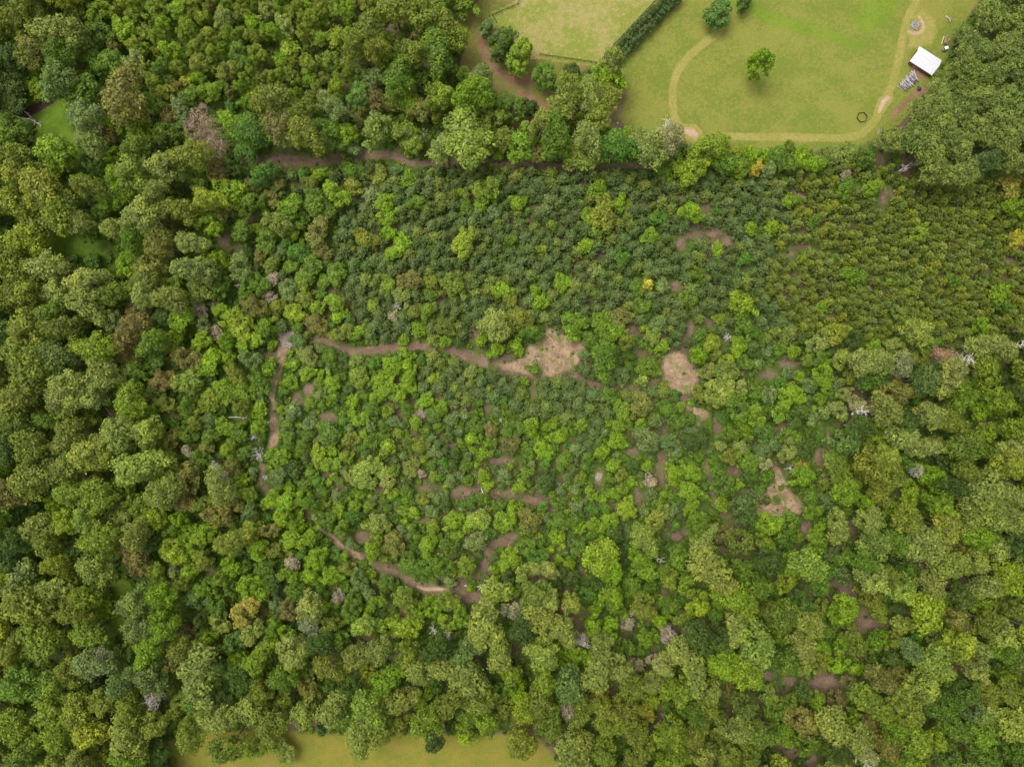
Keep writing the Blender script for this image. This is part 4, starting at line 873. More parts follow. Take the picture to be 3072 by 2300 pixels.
# (kind, width range in crop px, height range or None, colours, overlap factor) passes per zone
FILL = dict(
 young_stand=[('B', (95, 140), (9, 13), 'ol lg lo o lo l p oy lo og ol', .80), ('B', (70, 95), (7, 10), 'lg o go ro', .80)],
 upper_wood=[('O', (150, 210), (16, 20), 'o og g op o bg', .78), ('B', (100, 140), (11, 14), 'o g l ro b', .80), ('B', (70, 100), (6, 9), 'g d go', .8)],
 tree_line=[('O', (140, 190), (14, 18), 'g l p e', .8), ('B', (90, 130), (8, 12), 'l g e o', .8), ('S', (60, 80), None, 'g l d', .8)],
 tall_pines=[('P', (150, 210), (21, 25), 'mk m mo mk', .74), ('P', (100, 140), (15, 19), 'mk kn', .8), ('B', (70, 110), (5, 8), 'd g n', .8)],
 dense_pines=[('B', (80, 120), None, 'l o g lo', 3.2), ('Y', (44, 62), (5.0, 7.2), 'k ko ko o k kn kp oy', .84), ('Y', (36, 44), (4, 5.5), 'k ko o kn', .86)],
 pine_plot=[('S', (80, 100), None, 'l g e b o', 2.0), ('Y', (56, 82), (4.8, 6.6), 'n n k n nb', .80), ('Y', (42, 54), (3.6, 5), 'n k n', .84), ('S', (44, 60), None, 'g l e', .85)],
 pine_strip=[('Y', (66, 86), (4.6, 6.2), 'n n k nb', .84), ('S', (50, 75), None, 'g l e b', .9), ('Y', (46, 60), (3.5, 5), 'n k', .85)],
 mid_left=[('B', (90, 140), None, 'l g b o e lg ro', .80), ('S', (60, 85), None, 'l g e b o', .82), ('Y', (50, 66), (4, 5.5), 'n k', .85)],
 scrub=[('B', (80, 120), None, 'l g e b o lg', 1.5), ('S', (64, 92), None, 'l g g e b lo g d', .90), ('S', (44, 62), None, 'l g e b n', .86), ('Y', (44, 60), (3, 4.5), 'n', .95)],
 mid_right=[('B', (90, 150), None, 'e g b p d lg o', .80), ('S', (60, 88), None, 'l g e b d', .84), ('S', (44, 58), None, 'g d e', .85)],
 ring_left=[('B', (100, 155), (8, 13), 'l g o lo lg b ro', .80), ('S', (64, 92), None, 'l g e b', .82), ('S', (46, 60), None, 'g d l', .85)],
 ring_low=[('B', (110, 165), (9, 13), 'l g e lo p og', .80), ('B', (76, 105), (6, 9), 'g d l e', .82), ('S', (48, 66), None, 'g d e', .85)],
 tall_wood=[('O', (165, 235), None, 'o p ol po op lg lo g o ro bg y', .76), ('B', (100, 150), (10, 15), 'o g l d og ro', .80), ('B', (76, 100), (6, 10), 'g d dg e', .92), ('S', (56, 72), (4, 6), 'd g', 1.05)],
)
MARG = 250
npass = max(len(v) for v in FILL.values())
for ps in range(npass):
    fails = 0
    for att in range(34000 if ps < 3 else 18000):
        p = (RNG.uniform(-MARG, PW + MARG), RNG.uniform(-MARG, PH + MARG))
        zn = zone_at(p)
        fl = FILL[zn]
        if ps >= len(fl): continue
        kind, wr, hr, codes, ov = fl[ps]
        d = RNG.uniform(*wr) / CS
        if clash(p, d / 2, ov): continue
        code = RNG.choice(codes.split())
        h = RNG.uniform(*hr) if hr else None
        hh = (h or {'O': 22, 'B': 10, 'S': 4.5, 'Y': 5, 'P': 22}[kind]) * 0.72
        k = (CAM_H - hh) / CAM_H
        base = (PW / 2 + (p[0] - PW / 2) * k, PH / 2 + (p[1] - PH / 2) * k)
        if keep_at(base) > -4 or keep_at(p) > -(0.36 * d if kind in 'OPB' else 0.3 * d): continue
        add_tree(p, d, kind, code, False, h)

# ------------------------------------------------------------------ place them: the largest 300 of each kind as things, the rest of a kind as one mass
NAMES = dict(L='lone_broadleaf_tree', O='tall_broadleaf_tree', B='rounded_broadleaf_tree', S='young_broadleaf_tree', Y='young_pine', P='tall_pine')
CATS = dict(L='tree', O='tree', B='tree', S='young tree', Y='young pine', P='pine tree')
WORDS = dict(L='free-standing tree', O='broadleaf tree', B='rounded tree', S='young tree', Y='young pine', P='tall pine')
GROUPS = dict(L='free-standing trees of meadow and lane', O='tall broadleaf trees of the wood', B='rounded broadleaf trees of the wood', S='young broadleaf trees of the scrub', Y='young pines of the plantation', P='tall pines and cedars')
MARKS = [('the brown creek pool', 110, 320), ('the reddish dead tree', 615, 400), ('the upper dirt track', 850, 482), ('the pasture', 1700, 80), ('the dark hedge', 1930, 70), ('the grass lane', 1420, 130),
         ('the white-roofed barn', 2780, 180), ('the grey log pile', 2725, 245), ('the hexagonal pen', 2585, 353), ('the round brush heap', 2642, 398), ('the meadow corner', 2090, 400), ('the golden yellow tree', 2270, 500),
         ('the big tan clearing', 1680, 1060), ('the pinkish clearing', 2040, 1115), ('the small pinkish glade', 2105, 1240), ('the triangular clearing', 2360, 1490), ('the track junction brush', 868, 1020), ('the left dirt track', 820, 1220),
         ('the forked white snag', 775, 1365), ('the lower left track', 1000, 1620), ('the wide lower track', 1330, 1785), ('the hay field', 1280, 2270), ('the pale bare dome tree', 1705, 2130), ('the grey bare cone tree', 1745, 1915),
         ('the crooked white snag', 2568, 2095), ('the red-brown dead crown', 2835, 1068), ('the orange-topped young tree', 1943, 855), ('the pinkish stick pile', 1258, 1240), ('the top left corner', 0, 0), ('the bottom left corner', 0, 2300),
         ('the bottom right corner', 3072, 2300), ('the top right corner', 3072, 0), ('the left edge midpoint', 0, 1150), ('the right edge midpoint', 3072, 1250), ('the top edge above the young stand', 750, 0), ('the plantation edge', 2700, 780)]
ORD = ['nearest', 'second nearest', 'third nearest', 'fourth nearest', 'fifth nearest', 'sixth nearest', 'seventh nearest', 'eighth nearest', 'ninth nearest', 'tenth nearest', 'eleventh nearest', 'twelfth nearest'] + ['%dth nearest' % i for i in range(13, 60)]
def place_word(p, used_dirs=True):
    m = min(MARKS, key=lambda q: (q[1] - p[0]) ** 2 + (q[2] - p[1]) ** 2)
    dx, dy = p[0] - m[1], p[1] - m[2]
    if 'corner' in m[0] and 'meadow' not in m[0]: w = 'to'
    elif abs(dx) > abs(dy): w = 'right of' if dx > 0 else 'left of'
    else: w = 'below' if dy > 0 else 'above'
    return m[0], w, math.hypot(dx, dy)
def size_word(kind, D):
    a, b = dict(L=(7, 10.5), O=(9.5, 12.5), B=(5.5, 8.5), S=(3.0, 4.2), Y=(3.0, 4.0), P=(8, 11))[kind]
    return 'small' if D < a else ('large' if D > b else 'mid-sized')

def full_mesh(kind, i):
    """crown and trunk in one mesh, for the far mass"""
    cm, tm = VAR[kind][i]
    if tm is None: return cm
    import bmesh
    me = cm.copy(); me.name = cm.name + '_whole'
    bm = bmesh.new(); bm.from_mesh(cm)
    nf = len(bm.faces)
    bm.from_mesh(tm)
    for f in list(bm.faces)[nf:]: f.material_index = 1
    bm.to_mesh(me); bm.free()
    me.materials.append(tm.materials[0])
    return me

def mass(name, label, recs, kind):
    """one object: points that carry whole trees"""
    coll = bpy.data.collections.new(name + '_forms')
    for i in range(len(VAR[kind])):
        o = bpy.data.objects.new('%s_form_%02d' % (name, i), full_mesh(kind, i))
        coll.objects.link(o)
    me = bpy.data.meshes.new(name)
    me.from_pydata([r['xyz'] for r in recs], [], [])
    n = len(recs)
    def at(nm, ty, key, vals):
        a = me.attributes.new(nm, ty, 'POINT'); a.data.foreach_set(key, np.asarray(vals, dtype=np.int32 if ty == 'INT' else np.float32).ravel())
    at('form', 'INT', 'value', [r['form'] for r in recs])
    at('turn', 'FLOAT_VECTOR', 'vector', [(r.get('tx', 0), r.get('ty', 0), r['rz']) for r in recs])
    at('size', 'FLOAT_VECTOR', 'vector', [r['scl'] for r in recs])
    at('tint', 'FLOAT_COLOR', 'color', [(*r['tint'], 1.0) for r in recs])
    nt = bpy.data.node_groups.new(name + '_spread', 'GeometryNodeTree')
    nt.interface.new_socket('Geometry', in_out='INPUT', socket_type='NodeSocketGeometry')
    nt.interface.new_socket('Geometry', in_out='OUTPUT', socket_type='NodeSocketGeometry')
    N, L = nt.nodes, nt.links
    gi, go = N.new('NodeGroupInput'), N.new('NodeGroupOutput')
    ci = N.new('GeometryNodeCollectionInfo'); ci.inputs['Collection'].default_value = coll
    ci.inputs['Separate Children'].default_value = True; ci.inputs['Reset Children'].default_value = True
    ip = N.new('GeometryNodeInstanceOnPoints'); ip.inputs['Pick Instance'].default_value = True
    def na(nm, ty):
        a = N.new('GeometryNodeInputNamedAttribute'); a.data_type = ty; a.inputs['Name'].default_value = nm
        return a.outputs['Attribute']
    er = N.new('FunctionNodeEulerToRotation')
    L.new(na('turn', 'FLOAT_VECTOR'), er.inputs[0])
    L.new(gi.outputs[0], ip.inputs['Points']); L.new(ci.outputs[0], ip.inputs['Instance'])
    L.new(na('form', 'INT'), ip.inputs['Instance Index']); L.new(er.outputs[0], ip.inputs['Rotation']); L.new(na('size', 'FLOAT_VECTOR'), ip.inputs['Scale'])
    L.new(ip.outputs[0], go.inputs[0])
    o = link(name, me)
    md = o.modifiers.new('spread', 'NODES'); md.node_group = nt
    tag(o, label, None, None, 'stuff')
    return o

def resolve(t):
    hm = t['h'] * 0.72
    t['xy'] = gnd(t['p'], hm)
    R, H = REF[t['kind']]
    t['form'] = RNG.randrange(len(VAR[t['kind']]))
    e = RNG.uniform(0.93, 1.07)
    t['scl'] = (t['D'] / 2 / R * e, t['D'] / 2 / R / e, t['h'] / H)
    t['rz'] = RNG.uniform(0, 6.283)
    t['tint'] = tint_of(t['code'])
    t['xyz'] = (t['xy'][0], t['xy'][1], 0.0)

MASSLAB = dict(O='mass of further tall broadleaf trees filling the wood', B='mass of further rounded trees filling the wood', S='mass of further young trees and saplings in the scrub',
               Y='mass of further young pines filling the plantation', P='mass of further pines')
LABELS = {}
def place_trees():
    for t in TREES: resolve(t)
    pend = []
    for kind in 'LOBSYP':
        ts = [t for t in TREES if t['kind'] == kind]
        inn = [t for t in ts if -20 < t['p'][0] < PW + 20 and -20 < t['p'][1] < PH + 20]
        inn.sort(key=lambda t: -(t['D'] * (1.5 if t['hand'] else 1.0)))
        keep = inn[:300]
        ks = set(id(t) for t in keep)
        rest = [t for t in ts if id(t) not in ks]
        for t in keep: pend.append(t)
        if rest: mass(NAMES[kind] + '_mass', MASSLAB[kind], rest, kind)
    groups = {}
    for t in pend:
        m, w, dist = place_word(t['p'])
        core = '%s %s %s' % (size_word(t['kind'], t['D']), CWORD[t['code'][0]], WORDS[t['kind']])
        groups.setdefault((core, m, w), []).append((dist, t))
    for (core, m, w), lst in groups.items():
        lst.sort(key=lambda a: a[0])
        for i, (dist, t) in enumerate(lst):
            if len(lst) == 1: lab = '%s %s %s' % (core, w if w != 'to' else 'by', m)
            elif w == 'to': lab = '%s, %s to %s' % (core, ORD[i], m)
            else: lab = '%s, %s %s %s' % (core, ORD[i], w, m)
            t['label'] = lab
    for t in pend:
        kind = t['kind']
        cm, tm = VAR[kind][t['form']]
        e = link(NAMES[kind], None, None, t['xyz'], (0, 0, t['rz']), t['scl'])
        e.empty_display_size = 0.5
        tag(e, t['label'], CATS[kind], GROUPS[kind])
        c = link('crown', cm, e); c['tint'] = list(t['tint'])
        link('trunk', tm, e)
    return pend
PLACED = place_trees()

# low growth under and between the trees
def undergrowth():
    recs = []
    n = 0
    for att in range(75000):
        p = (RNG.uniform(-60, PW + 60), RNG.uniform(-60, PH + 60))
        kd = keep_at(p, LOWKEEP)
        small = False
        if kd > -3 - RNG.random() * 5:
            if keep_at(p, FIELD) > -2: continue
            if RNG.random() > (0.55 if kd < 4 else (0.22 if kd < 9 else 0.10)): continue
            small = True
        zn = zone_at(p)
        dens = dict(dense_pines=.25, pine_plot=.40, pine_strip=.38, tall_pines=.5, scrub=1.0).get(zn, .7)
        if RNG.random() > dens * 0.6: continue
        xy = gnd(p)
        D = RNG.uniform(0.5, 1.5) if small else RNG.uniform(1.2, 3.2)
        h = D * (RNG.uniform(.3, .5) if small else RNG.uniform(.45, .75))
        code = RNG.choice('g g g l d d e n o'.split()) if zn != 'scrub' else RNG.choice('g g l l e b o n'.split())
        recs.append(dict(xyz=(*xy, 0.0), form=RNG.randrange(6), scl=(D / 2.4, D / 2.4, h / 1.7), rz=RNG.uniform(0, 6.28), tint=tint_of(code, .2)))
    mass('undergrowth', 'low bushes and weeds growing under and between the trees', recs, 'U')
    return len(recs)
NU = undergrowth()
print('TREES', {k: sum(1 for t in TREES if t['kind'] == k) for k in 'OBSYP'}, 'undergrowth', NU)

# ------------------------------------------------------------------ dead trees, snags and fallen timber
DEADT = dict(brown=(.34, .235, .165), white=(.70, .65, .60), grey=(.40, .35, .29), red=(.36, .21, .13), beige=(.40, .34, .22))
DW = dict(brown='reddish brown', white='bleached white', grey='grey', red='red-brown', beige='grey-beige')
def dead_tree(cr, x, y, d, h, colour, seed, label=None, dome=False, fuzz=0, r0=None):
    p = px(cr, x, y)
    D = d / CS / PPM * (CAM_H - h * .72) / CAM_H
    e = link('dead_tree', None, None, (*gnd(p, h * 0.72), 0.0), (0, 0, RNG.uniform(0, 6)))
    me = branching('dead_tree_%d' % seed, seed, h, D * 0.5, r0 or max(0.14, 0.02 * h), DEADWOOD, 2, 0.55 if not dome else 0.8, 12 if d > 90 else 8, 0.0, fuzz)
    tr = link('branches', me, e); tr['tint'] = list(DEADT[colour])
    if d >= 75 and colour != 'white':
        cm, C_, L_ = lobed('twig_crown_%d' % seed, seed, D * 0.54, h * 0.45, h, 16, (0.25, 0.42), int(34 * D * D ** .5), 0.85, 0.13, mat=DEADTWIG, spread=0.7, jit=1.2)
        tw = link('twigs', cm, e); tw['kind'] = 'stuff'; tw['tint'] = [x * 1.05 for x in DEADT[colour]]
    m, w, dist = place_word(p)
    tag(e, label or ('%s leafless dead tree %s %s' % (DW[colour], w if w != 'to' else 'by', m)), 'dead tree', 'dead trees and snags of the wood')
    return e
for i, (cr, x, y, d, h, c, fz, lab) in enumerate(DEADS):
    dead_tree(cr, x, y, d, h, c, 900 + i, lab, fuzz=fz, dome=('dome' in lab))

FALLEN = [('D', [(1480, 1045), (1540, 1046), (1602, 1050)], .18, 'white', 'long white fallen trunk left of the tan dirt track'), ('D', [(690, 985), (720, 1025), (752, 1062)], .3, 'brown', 'brown fallen trunk in the tall wood at left'),
 ('D', [(1598, 978), (1610, 1015)], .3, 'brown', 'short brown fallen trunk above the long white one'), ('A', [(92, 750), (150, 770), (200, 775), (278, 818)], .24, 'white', 'long white bough fallen across the creek pool'), ('A', [(160, 722), (190, 745), (210, 770), (245, 790)], .2, 'white', 'shorter pale bough crossing the creek bough'),
 ('H', [(800, 480), (850, 482), (902, 486)], .28, 'white', 'pale fallen trunk above the wide lower track'), ('H', [(890, 510), (920, 460), (952, 395)], .2, 'grey', 'grey fallen trunk slanting above the wide lower track'), ('H', [(925, 606), (972, 600)], .25, 'white', 'short pale log at the end of the wide lower track'),
 ('E', [(905, 1505), (925, 1545)], .2, 'white', 'thin white log in the brown scrub gap'), ('E', [(405, 1600), (400, 1650)], .22, 'grey', 'grey thin log lying in low scrub'), ('I', [(1090, 1165), (1115, 1210), (1130, 1235), (1150, 1228)], .28, 'white', 'crooked white snag trunk in the lower right gap'),
 ('C', [(1700, 108), (1742, 138)], .3, 'grey', 'grey log lying in the grass above the trailer'), ('D', [(1715, 1105), (1722, 1075), (1752, 1078)], .16, 'white', 'bent pale branch beside the tan dirt track'), ('A', [(690, 1395), (742, 1372)], .25, 'white', 'pale fallen trunk in the green glade at left')]
def fallen(cr, pts, r, col, lab, seed):
    P = [gnd(px(cr, *p)) for p in pts]
    c = P[0]
    rng = random.Random(seed)
    m = MB()
    n = len(P)
    L = [Vector((p[0] - c[0], p[1] - c[1], r * 0.9 + (0.25 * i if col == 'white' else 0.08 * i))) for i, p in enumerate(P)]
    m.tube(L, [r * (1 - 0.55 * i / max(1, n - 1)) for i in range(n)], 7)
    e = link('fallen_trunk', None, None, (c[0], c[1], 0))
    t = link('trunk', m.mesh('fallen_trunk', [DEADWOOD], True), e); t['tint'] = list(DEADT[col])
    b = MB()
    for k in range(4):
        i = rng.randrange(n - 1); a = L[i].lerp(L[i + 1], rng.uniform(.4, 1))
        d = (L[i + 1] - L[i]).normalized(); s_ = rng.choice((-1, 1))
        q = a + (d + Vector((-d.y * s_, d.x * s_, .35))).normalized() * rng.uniform(.8, 2.0)
        bb = MB(); bb.tube([a, a.lerp(q, .5) + Vector((0, 0, .1)), q], [r * .4, r * .28, r * .1], 4, cap=False)
        br = link('branch', bb.mesh('fallen_branch', [DEADWOOD], True), e); br['tint'] = list(DEADT[col])
    tag(e, lab, 'log', 'fallen trunks and boughs')
for i, f in enumerate(FALLEN): fallen(*f, 50 + i)

# heaps of sticks
def brush(cr, x, y, d, hgt, cols, label, seed, n=70, name='brush_pile'):
    R = d / CS / PPM / 2
    rng = random.Random(seed)
    e = link(name, None, None, (*gnd(px(cr, x, y)), 0))
    for part, col in cols:
        m = MB()
        for k in range(n // len(cols)):
            a, rr = rng.uniform(0, 6.28), R * math.sqrt(rng.random()) * 0.8
            z = hgt * (1 - (rr / R) ** 2) * rng.uniform(.3, 1) + .06
            t = rng.uniform(0, 6.28); l = R * rng.uniform(.4, .95)
            c = Vector((rr * math.cos(a), rr * math.sin(a), z)); dv = Vector((math.cos(t), math.sin(t), rng.uniform(-.25, .25))) * l * .5
            lo, hi = c - dv, c + dv
            lo.z = max(.04, lo.z); hi.z = max(.04, hi.z)
            rad = rng.uniform(.045, .11)
            m.tube([lo, c, hi], [rad, rad * .9, rad * .5], 4, cap=False)
        o = link(part, m.mesh(part, [DEADWOOD], True), e); o['tint'] = list(col); o['kind'] = 'stuff'
    m = MB()
    ring = 12
    vs = [(0, 0, hgt * .55)] + [(R * .5 * math.cos(6.283 * k / ring), R * .5 * math.sin(6.283 * k / ring), hgt * .38) for k in range(ring)] + [(R * .95 * math.cos(6.283 * k / ring), R * .95 * math.sin(6.283 * k / ring), -.05) for k in range(ring)]
    fs = [(0, 1 + k, 1 + (k + 1) % ring) for k in range(ring)] + [(1 + k, 1 + ring + k, 1 + ring + (k + 1) % ring, 1 + (k + 1) % ring) for k in range(ring)]
    m.add(vs, fs)
    o = link('mound', m.mesh('mound', [DEADWOOD], True), e); o['tint'] = [x * .55 for x in cols[0][1]]
    tag(e, label, 'brush pile', 'heaps of cut brush')
brush('D', 1868, 540, 130, 1.0, [('sticks', (.46, .36, .31)), ('pale_sticks', (.58, .50, .45))], 'pinkish heap of dead brush at the left track junction', 1, 110)
brush('E', 507, 1027, 85, 1.0, [('sticks', (.42, .30, .24)), ('pale_sticks', (.58, .46, .40))], 'pinkish pile of sticks in a low scrub gap', 2, 80)
brush('C', 1503, 168, 68, 1.0, [('sticks', (.33, .28, .26)), ('pale_sticks', (.48, .43, .42))], 'grey brush pile inside the turning loop near the barn', 3, 80)
brush('C', 1285, 862, 58, 1.6, [('sticks', (.44, .33, .25)), ('pale_sticks', (.52, .42, .33))], 'round pinkish brush heap at the lower right meadow corner', 4, 90)
brush('E', 1670, 1430, 60, .5, [('sticks', (.40, .31, .24)), ('pale_sticks', (.50, .42, .35))], 'low scatter of pale sticks in the scrub right of centre', 5, 60)
sheet('pile_ring', 'orange bare ring of soil round the grey brush pile', col_bare, col_track, 0.034, c_('C', (1530, 110), (1560, 165), (1545, 205), (1500, 220), (1462, 205)), [3, 3.5, 4, 4.5, 3.5], soft=0.4, namp=1.0, cell=0.4, keep=False)
sheet('pile_grass', 'green grass tuft ring round the grey brush pile', col_lush, col_track, 0.030, c_('C', (1470, 130), (1530, 120), (1555, 165), (1535, 200), (1475, 190)), soft=0.5, namp=1.2, cell=0.5, keep=False)

# ------------------------------------------------------------------ barn
WHITE = plain('white_roof_metal', (0.60, 0.60, 0.62), 0.5, 0.3, 0.05, 0.8)
REDWOOD = plain('red_barn_boards', (0.20, 0.075, 0.05), 0.85, 0.15, 0.3, 2.0)
DARKWOOD = plain('dark_timber', (0.042, 0.042, 0.034), 0.85, 0.15, 0.3, 2.0)
GREYWOOD = plain('weathered_wood', (0.22, 0.17, 0.13), 0.9, 0.1, 0.3, 2.0)
TANWOOD = plain('raw_lumber', (0.46, 0.33, 0.19), 0.85, 0.15, 0.2, 2.0)
RUBBER = plain('rubber', (0.02, 0.02, 0.022), 0.8, 0.2, 0.2)
WHITEP = plain('white_plastic', (0.74, 0.75, 0.77), 0.4, 0.4, 0.05)
DARKP = plain('dark_vinyl', (0.05, 0.05, 0.06), 0.6, 0.3, 0.2)
PURPLE = plain('dark_tarp', (0.035, 0.025, 0.05), 0.5, 0.4, 0.4, 1.5)
STEEL = plain('galvanised_steel', (0.35, 0.35, 0.36), 0.45, 0.5, 0.15, 2.0, 0.6)
def barn():
    zo = lambda x, y: (2600 + x / 5.52, y / 5.52)
    c = [Vector((*gnd(zo(*p), 3.2), 0)) for p in ((880, 750), (1250, 990), (1100, 1240), (730, 1010))]
    o = sum(c, Vector()) / 4
    ax = ((c[1] - c[0]) + (c[2] - c[3])).normalized()
    Lx = ((c[1] - c[0]).length + (c[2] - c[3]).length) / 2
    Ly = ((c[3] - c[0]).length + (c[2] - c[1]).length) / 2
    rz = math.atan2(ax.y, ax.x)
    e = link('barn', None, None, o, (0, 0, rz))
    tag(e, 'barn with plain white metal gable roof at the pine edge', 'barn')
    ov = 0.45
    hx, hy, eh, rh = Lx / 2 - ov, Ly / 2 - ov, 2.9, 4.5
    # walls of upright boards
    def wall(a, b, gable):
        m = MB(); d = b - a; L = d.length; u = d.normalized(); nrm = Vector((u.y, -u.x, 0))
        top = [(0, eh), (L / 2, rh - .12), (L, eh)] if gable else [(0, eh), (L, eh)]
        pts = [a + u * 0 + Vector((0, 0, -.05)), b + Vector((0, 0, -.05))] + [a + u * t + Vector((0, 0, z)) for t, z in reversed(top)]
        n_ = len(pts)
        back = [p - nrm * .1 for p in pts]
        m.add(pts + back, [tuple(range(n_)), tuple(range(2 * n_ - 1, n_ - 1, -1))] + [(i, i + n_, (i + 1) % n_ + n_, (i + 1) % n_) for i in range(n_)])
        w = link('wall', m.mesh('barn_wall', [REDWOOD]), e)
        nb = int(L / .45)
        bat = MB(); bat.box((0, 0, 0), (.07, .03, eh - .1))
        bm_ = bat.mesh('batten', [REDWOOD])
        for k in range(1, nb):
            p = a + u * (L * k / nb) + nrm * .017
            link('batten', bm_, w, (p.x, p.y, eh / 2), (0, 0, math.atan2(u.y, u.x)))
        return w
    A, B, C_, D_ = Vector((-hx, -hy, 0)), Vector((hx, -hy, 0)), Vector((hx, hy, 0)), Vector((-hx, hy, 0))
    wf = wall(A, B, False); wall(B, C_, True); wall(C_, D_, False); wall(D_, A, True)
    m = MB(); m.box((-1.6, -hy - .05, 1.15), (2.4, .06, 2.3)); m.box((-1.6, -hy - .095, 1.15), (.12, .03, 2.2)); m.box((-1.6, -hy - .095, 2.2), (2.4, .03, .12))
    d = link('door', m.mesh('barn_door', [GREYWOOD]), e)
    h_ = MB(); h_.box((-.6, -hy - .12, 1.1), (.05, .05, .3)); link('handle', h_.mesh('handle', [STEEL]), d)
    X, Y = Lx / 2, Ly / 2
    for s_ in (-1, 1):
        y0, z0 = s_ * Y, eh - (rh - eh) * ov / hy
        m = MB()
        vs = [(-X, 0, rh), (X, 0, rh), (X, y0, z0), (-X, y0, z0)]
        vs += [(x, y, z - .06) for x, y, z in vs]
        m.add(vs, [(0, 1, 2, 3), (7, 6, 5, 4), (0, 4, 5, 1), (1, 5, 6, 2), (2, 6, 7, 3), (3, 7, 4, 0)] if s_ < 0 else [(3, 2, 1, 0), (4, 5, 6, 7), (1, 5, 4, 0), (2, 6, 5, 1), (3, 7, 6, 2), (0, 4, 7, 3)])
        r = link('roof_slope', m.mesh('roof_slope', [WHITE]), e)
        ang = math.atan2(rh - z0, Y); Ls = math.hypot(rh - z0, Y)
        rb = MB(); rb.box((0, 0, 0), (.05, Ls - .06, .04)); rm = rb.mesh('rib', [WHITE])
        k = -X + .45
        while k < X - .2:
            link('rib', rm, r, (k, y0 / 2, (rh + z0) / 2 + .02), (-ang * s_, 0, 0)); k += .9
    m = MB(); m.add([(-X, -.22, rh - .04), (X, -.22, rh - .04), (X, 0, rh + .07), (-X, 0, rh + .07), (X, .22, rh - .04), (-X, .22, rh - .04)], [(0, 1, 2, 3), (3, 2, 4, 5), (0, 3, 5), (1, 4, 2)])
    link('ridge_cap', m.mesh('ridge_cap', [WHITE]), e)
barn()

# stack of cut logs beside the barn
ORDW = ['first', 'second', 'third', 'fourth', 'fifth', 'sixth', 'seventh', 'eighth', 'ninth', 'tenth', 'eleventh', 'twelfth', 'thirteenth', 'fourteenth', 'fifteenth']
def log_pile():
    c = Vector((*gnd(px('C', 1462, 535)), 0))
    u = (Vector((*gnd(px('C', 1500, 500)), 0)) - Vector((*gnd(px('C', 1400, 590)), 0))).normalized()
    a0 = math.atan2(u.y, u.x) - math.radians(88)
    rng = random.Random(5)
    mats = [plain('log_grey_%d' % i, cc, .9, .1, .25, 1.5) for i, cc in enumerate([(.40, .37, .38), (.30, .27, .27), (.52, .48, .47), (.24, .20, .19)])]
    k = 0
    for layer, cnt in ((0, 15), (1, 13), (2, 9)):
        for i in range(cnt):
            t = (i - (cnt - 1) / 2) * (.56 if layer == 0 else .58) + rng.uniform(-.1, .1)
            L = rng.uniform(3.6, 5.2) * (1.0 - .3 * max(0, -t / 4.5)); r = rng.uniform(.13, .2)
            m = MB(); pts = [(-L / 2, 0, 0), (-L / 6, rng.uniform(-.06, .06), rng.uniform(-.03, .03)), (L / 6, rng.uniform(-.06, .06), 0), (L / 2, 0, 0)]
            m.tube(pts, [r, r * .95, r * .88, r * .75], 7)
            p = c + u * t + Vector((rng.uniform(-.3, .3), rng.uniform(-.3, .3), 0))
            o = link('cut_log', m.mesh('cut_log', [mats[rng.randrange(4)]], True), None, (p.x, p.y, .2 + layer * .3), (rng.uniform(-.1, .1), rng.uniform(-.05, .05), a0 + rng.gauss(0, .2)))
            tag(o, 'grey log in the %s layer of the barn log pile, %s from the barn end' % (('bottom', 'middle', 'top')[layer], ORDW[cnt - 1 - i]), 'log', 'logs stacked beside the barn')
log_pile()

# hexagonal pen
def pen():
    c = gnd(px('C', 1159, 762)); R = 2.05
    e = link('hexagonal_pen', None, None, (*c, 0), (0, 0, math.radians(8)))
    tag(e, 'low dark hexagonal pen standing open in the meadow', 'pen')
    for k in range(6):
        a, b = math.radians(60 * k), math.radians(60 * k + 60)
        p, q = Vector((R * math.cos(a), R * math.sin(a), 0)), Vector((R * math.cos(b), R * math.sin(b), 0))
        mid = (p + q) / 2; L = (q - p).length - .12
        pn = link('panel', None, e, mid, (0, 0, math.atan2((q - p).y, (q - p).x)))
        m = MB(); m.box((0, 0, 0), (L, .06, .17)); bm_ = m.mesh('board', [DARKWOOD])
        for z in (.13, .34, .55):
            link('board', bm_, pn, (0, 0, z))
        pm = MB(); pm.box((0, 0, .36), (.12, .12, .76), a); link('post', pm.mesh('post', [DARKWOOD]), e, p)
pen()

# board fences
def fence(pts, label, mat, name='board_fence', post_h=1.35, rails=(.35, .75, 1.15), step=2.44):
    P = [Vector((*gnd(p), 0)) for p in pts]
    e = link(name, None, None, P[0])
    tag(e, label, 'fence', 'board fences')
    pm = MB(); pm.box((0, 0, post_h / 2 - .05), (.16, .16, post_h + .1)); pm = pm.mesh('post', [mat])
    rng = random.Random(3)
    first = True
    for a, b in zip(P[:-1], P[1:]):
        L = (b - a).length; n_ = max(1, round(L / step)); d = (b - a) / n_; ang = math.atan2(d.y, d.x); nr = Vector((-d.y, d.x, 0)).normalized() * .1
        rm = MB(); rm.box((0, 0, 0), (d.length - .02, .035, .15)); rm = rm.mesh('rail', [mat])
        for k in range(0 if first else 1, n_ + 1):
            q = a + d * k - P[0]
            link('post', pm, e, q, (rng.uniform(-.02, .02), rng.uniform(-.02, .02), ang))
        first = False
        for k in range(n_):
            q = a + d * (k + .5) - P[0] + nr
            for z in rails: link('rail', rm, e, (q.x, q.y, z), (0, 0, ang))
fence(c_('B', (1145, -60), (1145, 30), (975, 102), (1005, 150)), 'black board fence with corner at upper left of the pasture', DARKWOOD)
fence(c_('B', (1285, 358), (1655, 412)), 'black board fence along the lower edge of the pasture', DARKWOOD)
fence(c_('B', (1690, 385), (1770, 290), (2000, 45), (2080, -40)), 'black board fence along the pasture side of the hedge', DARKWOOD)
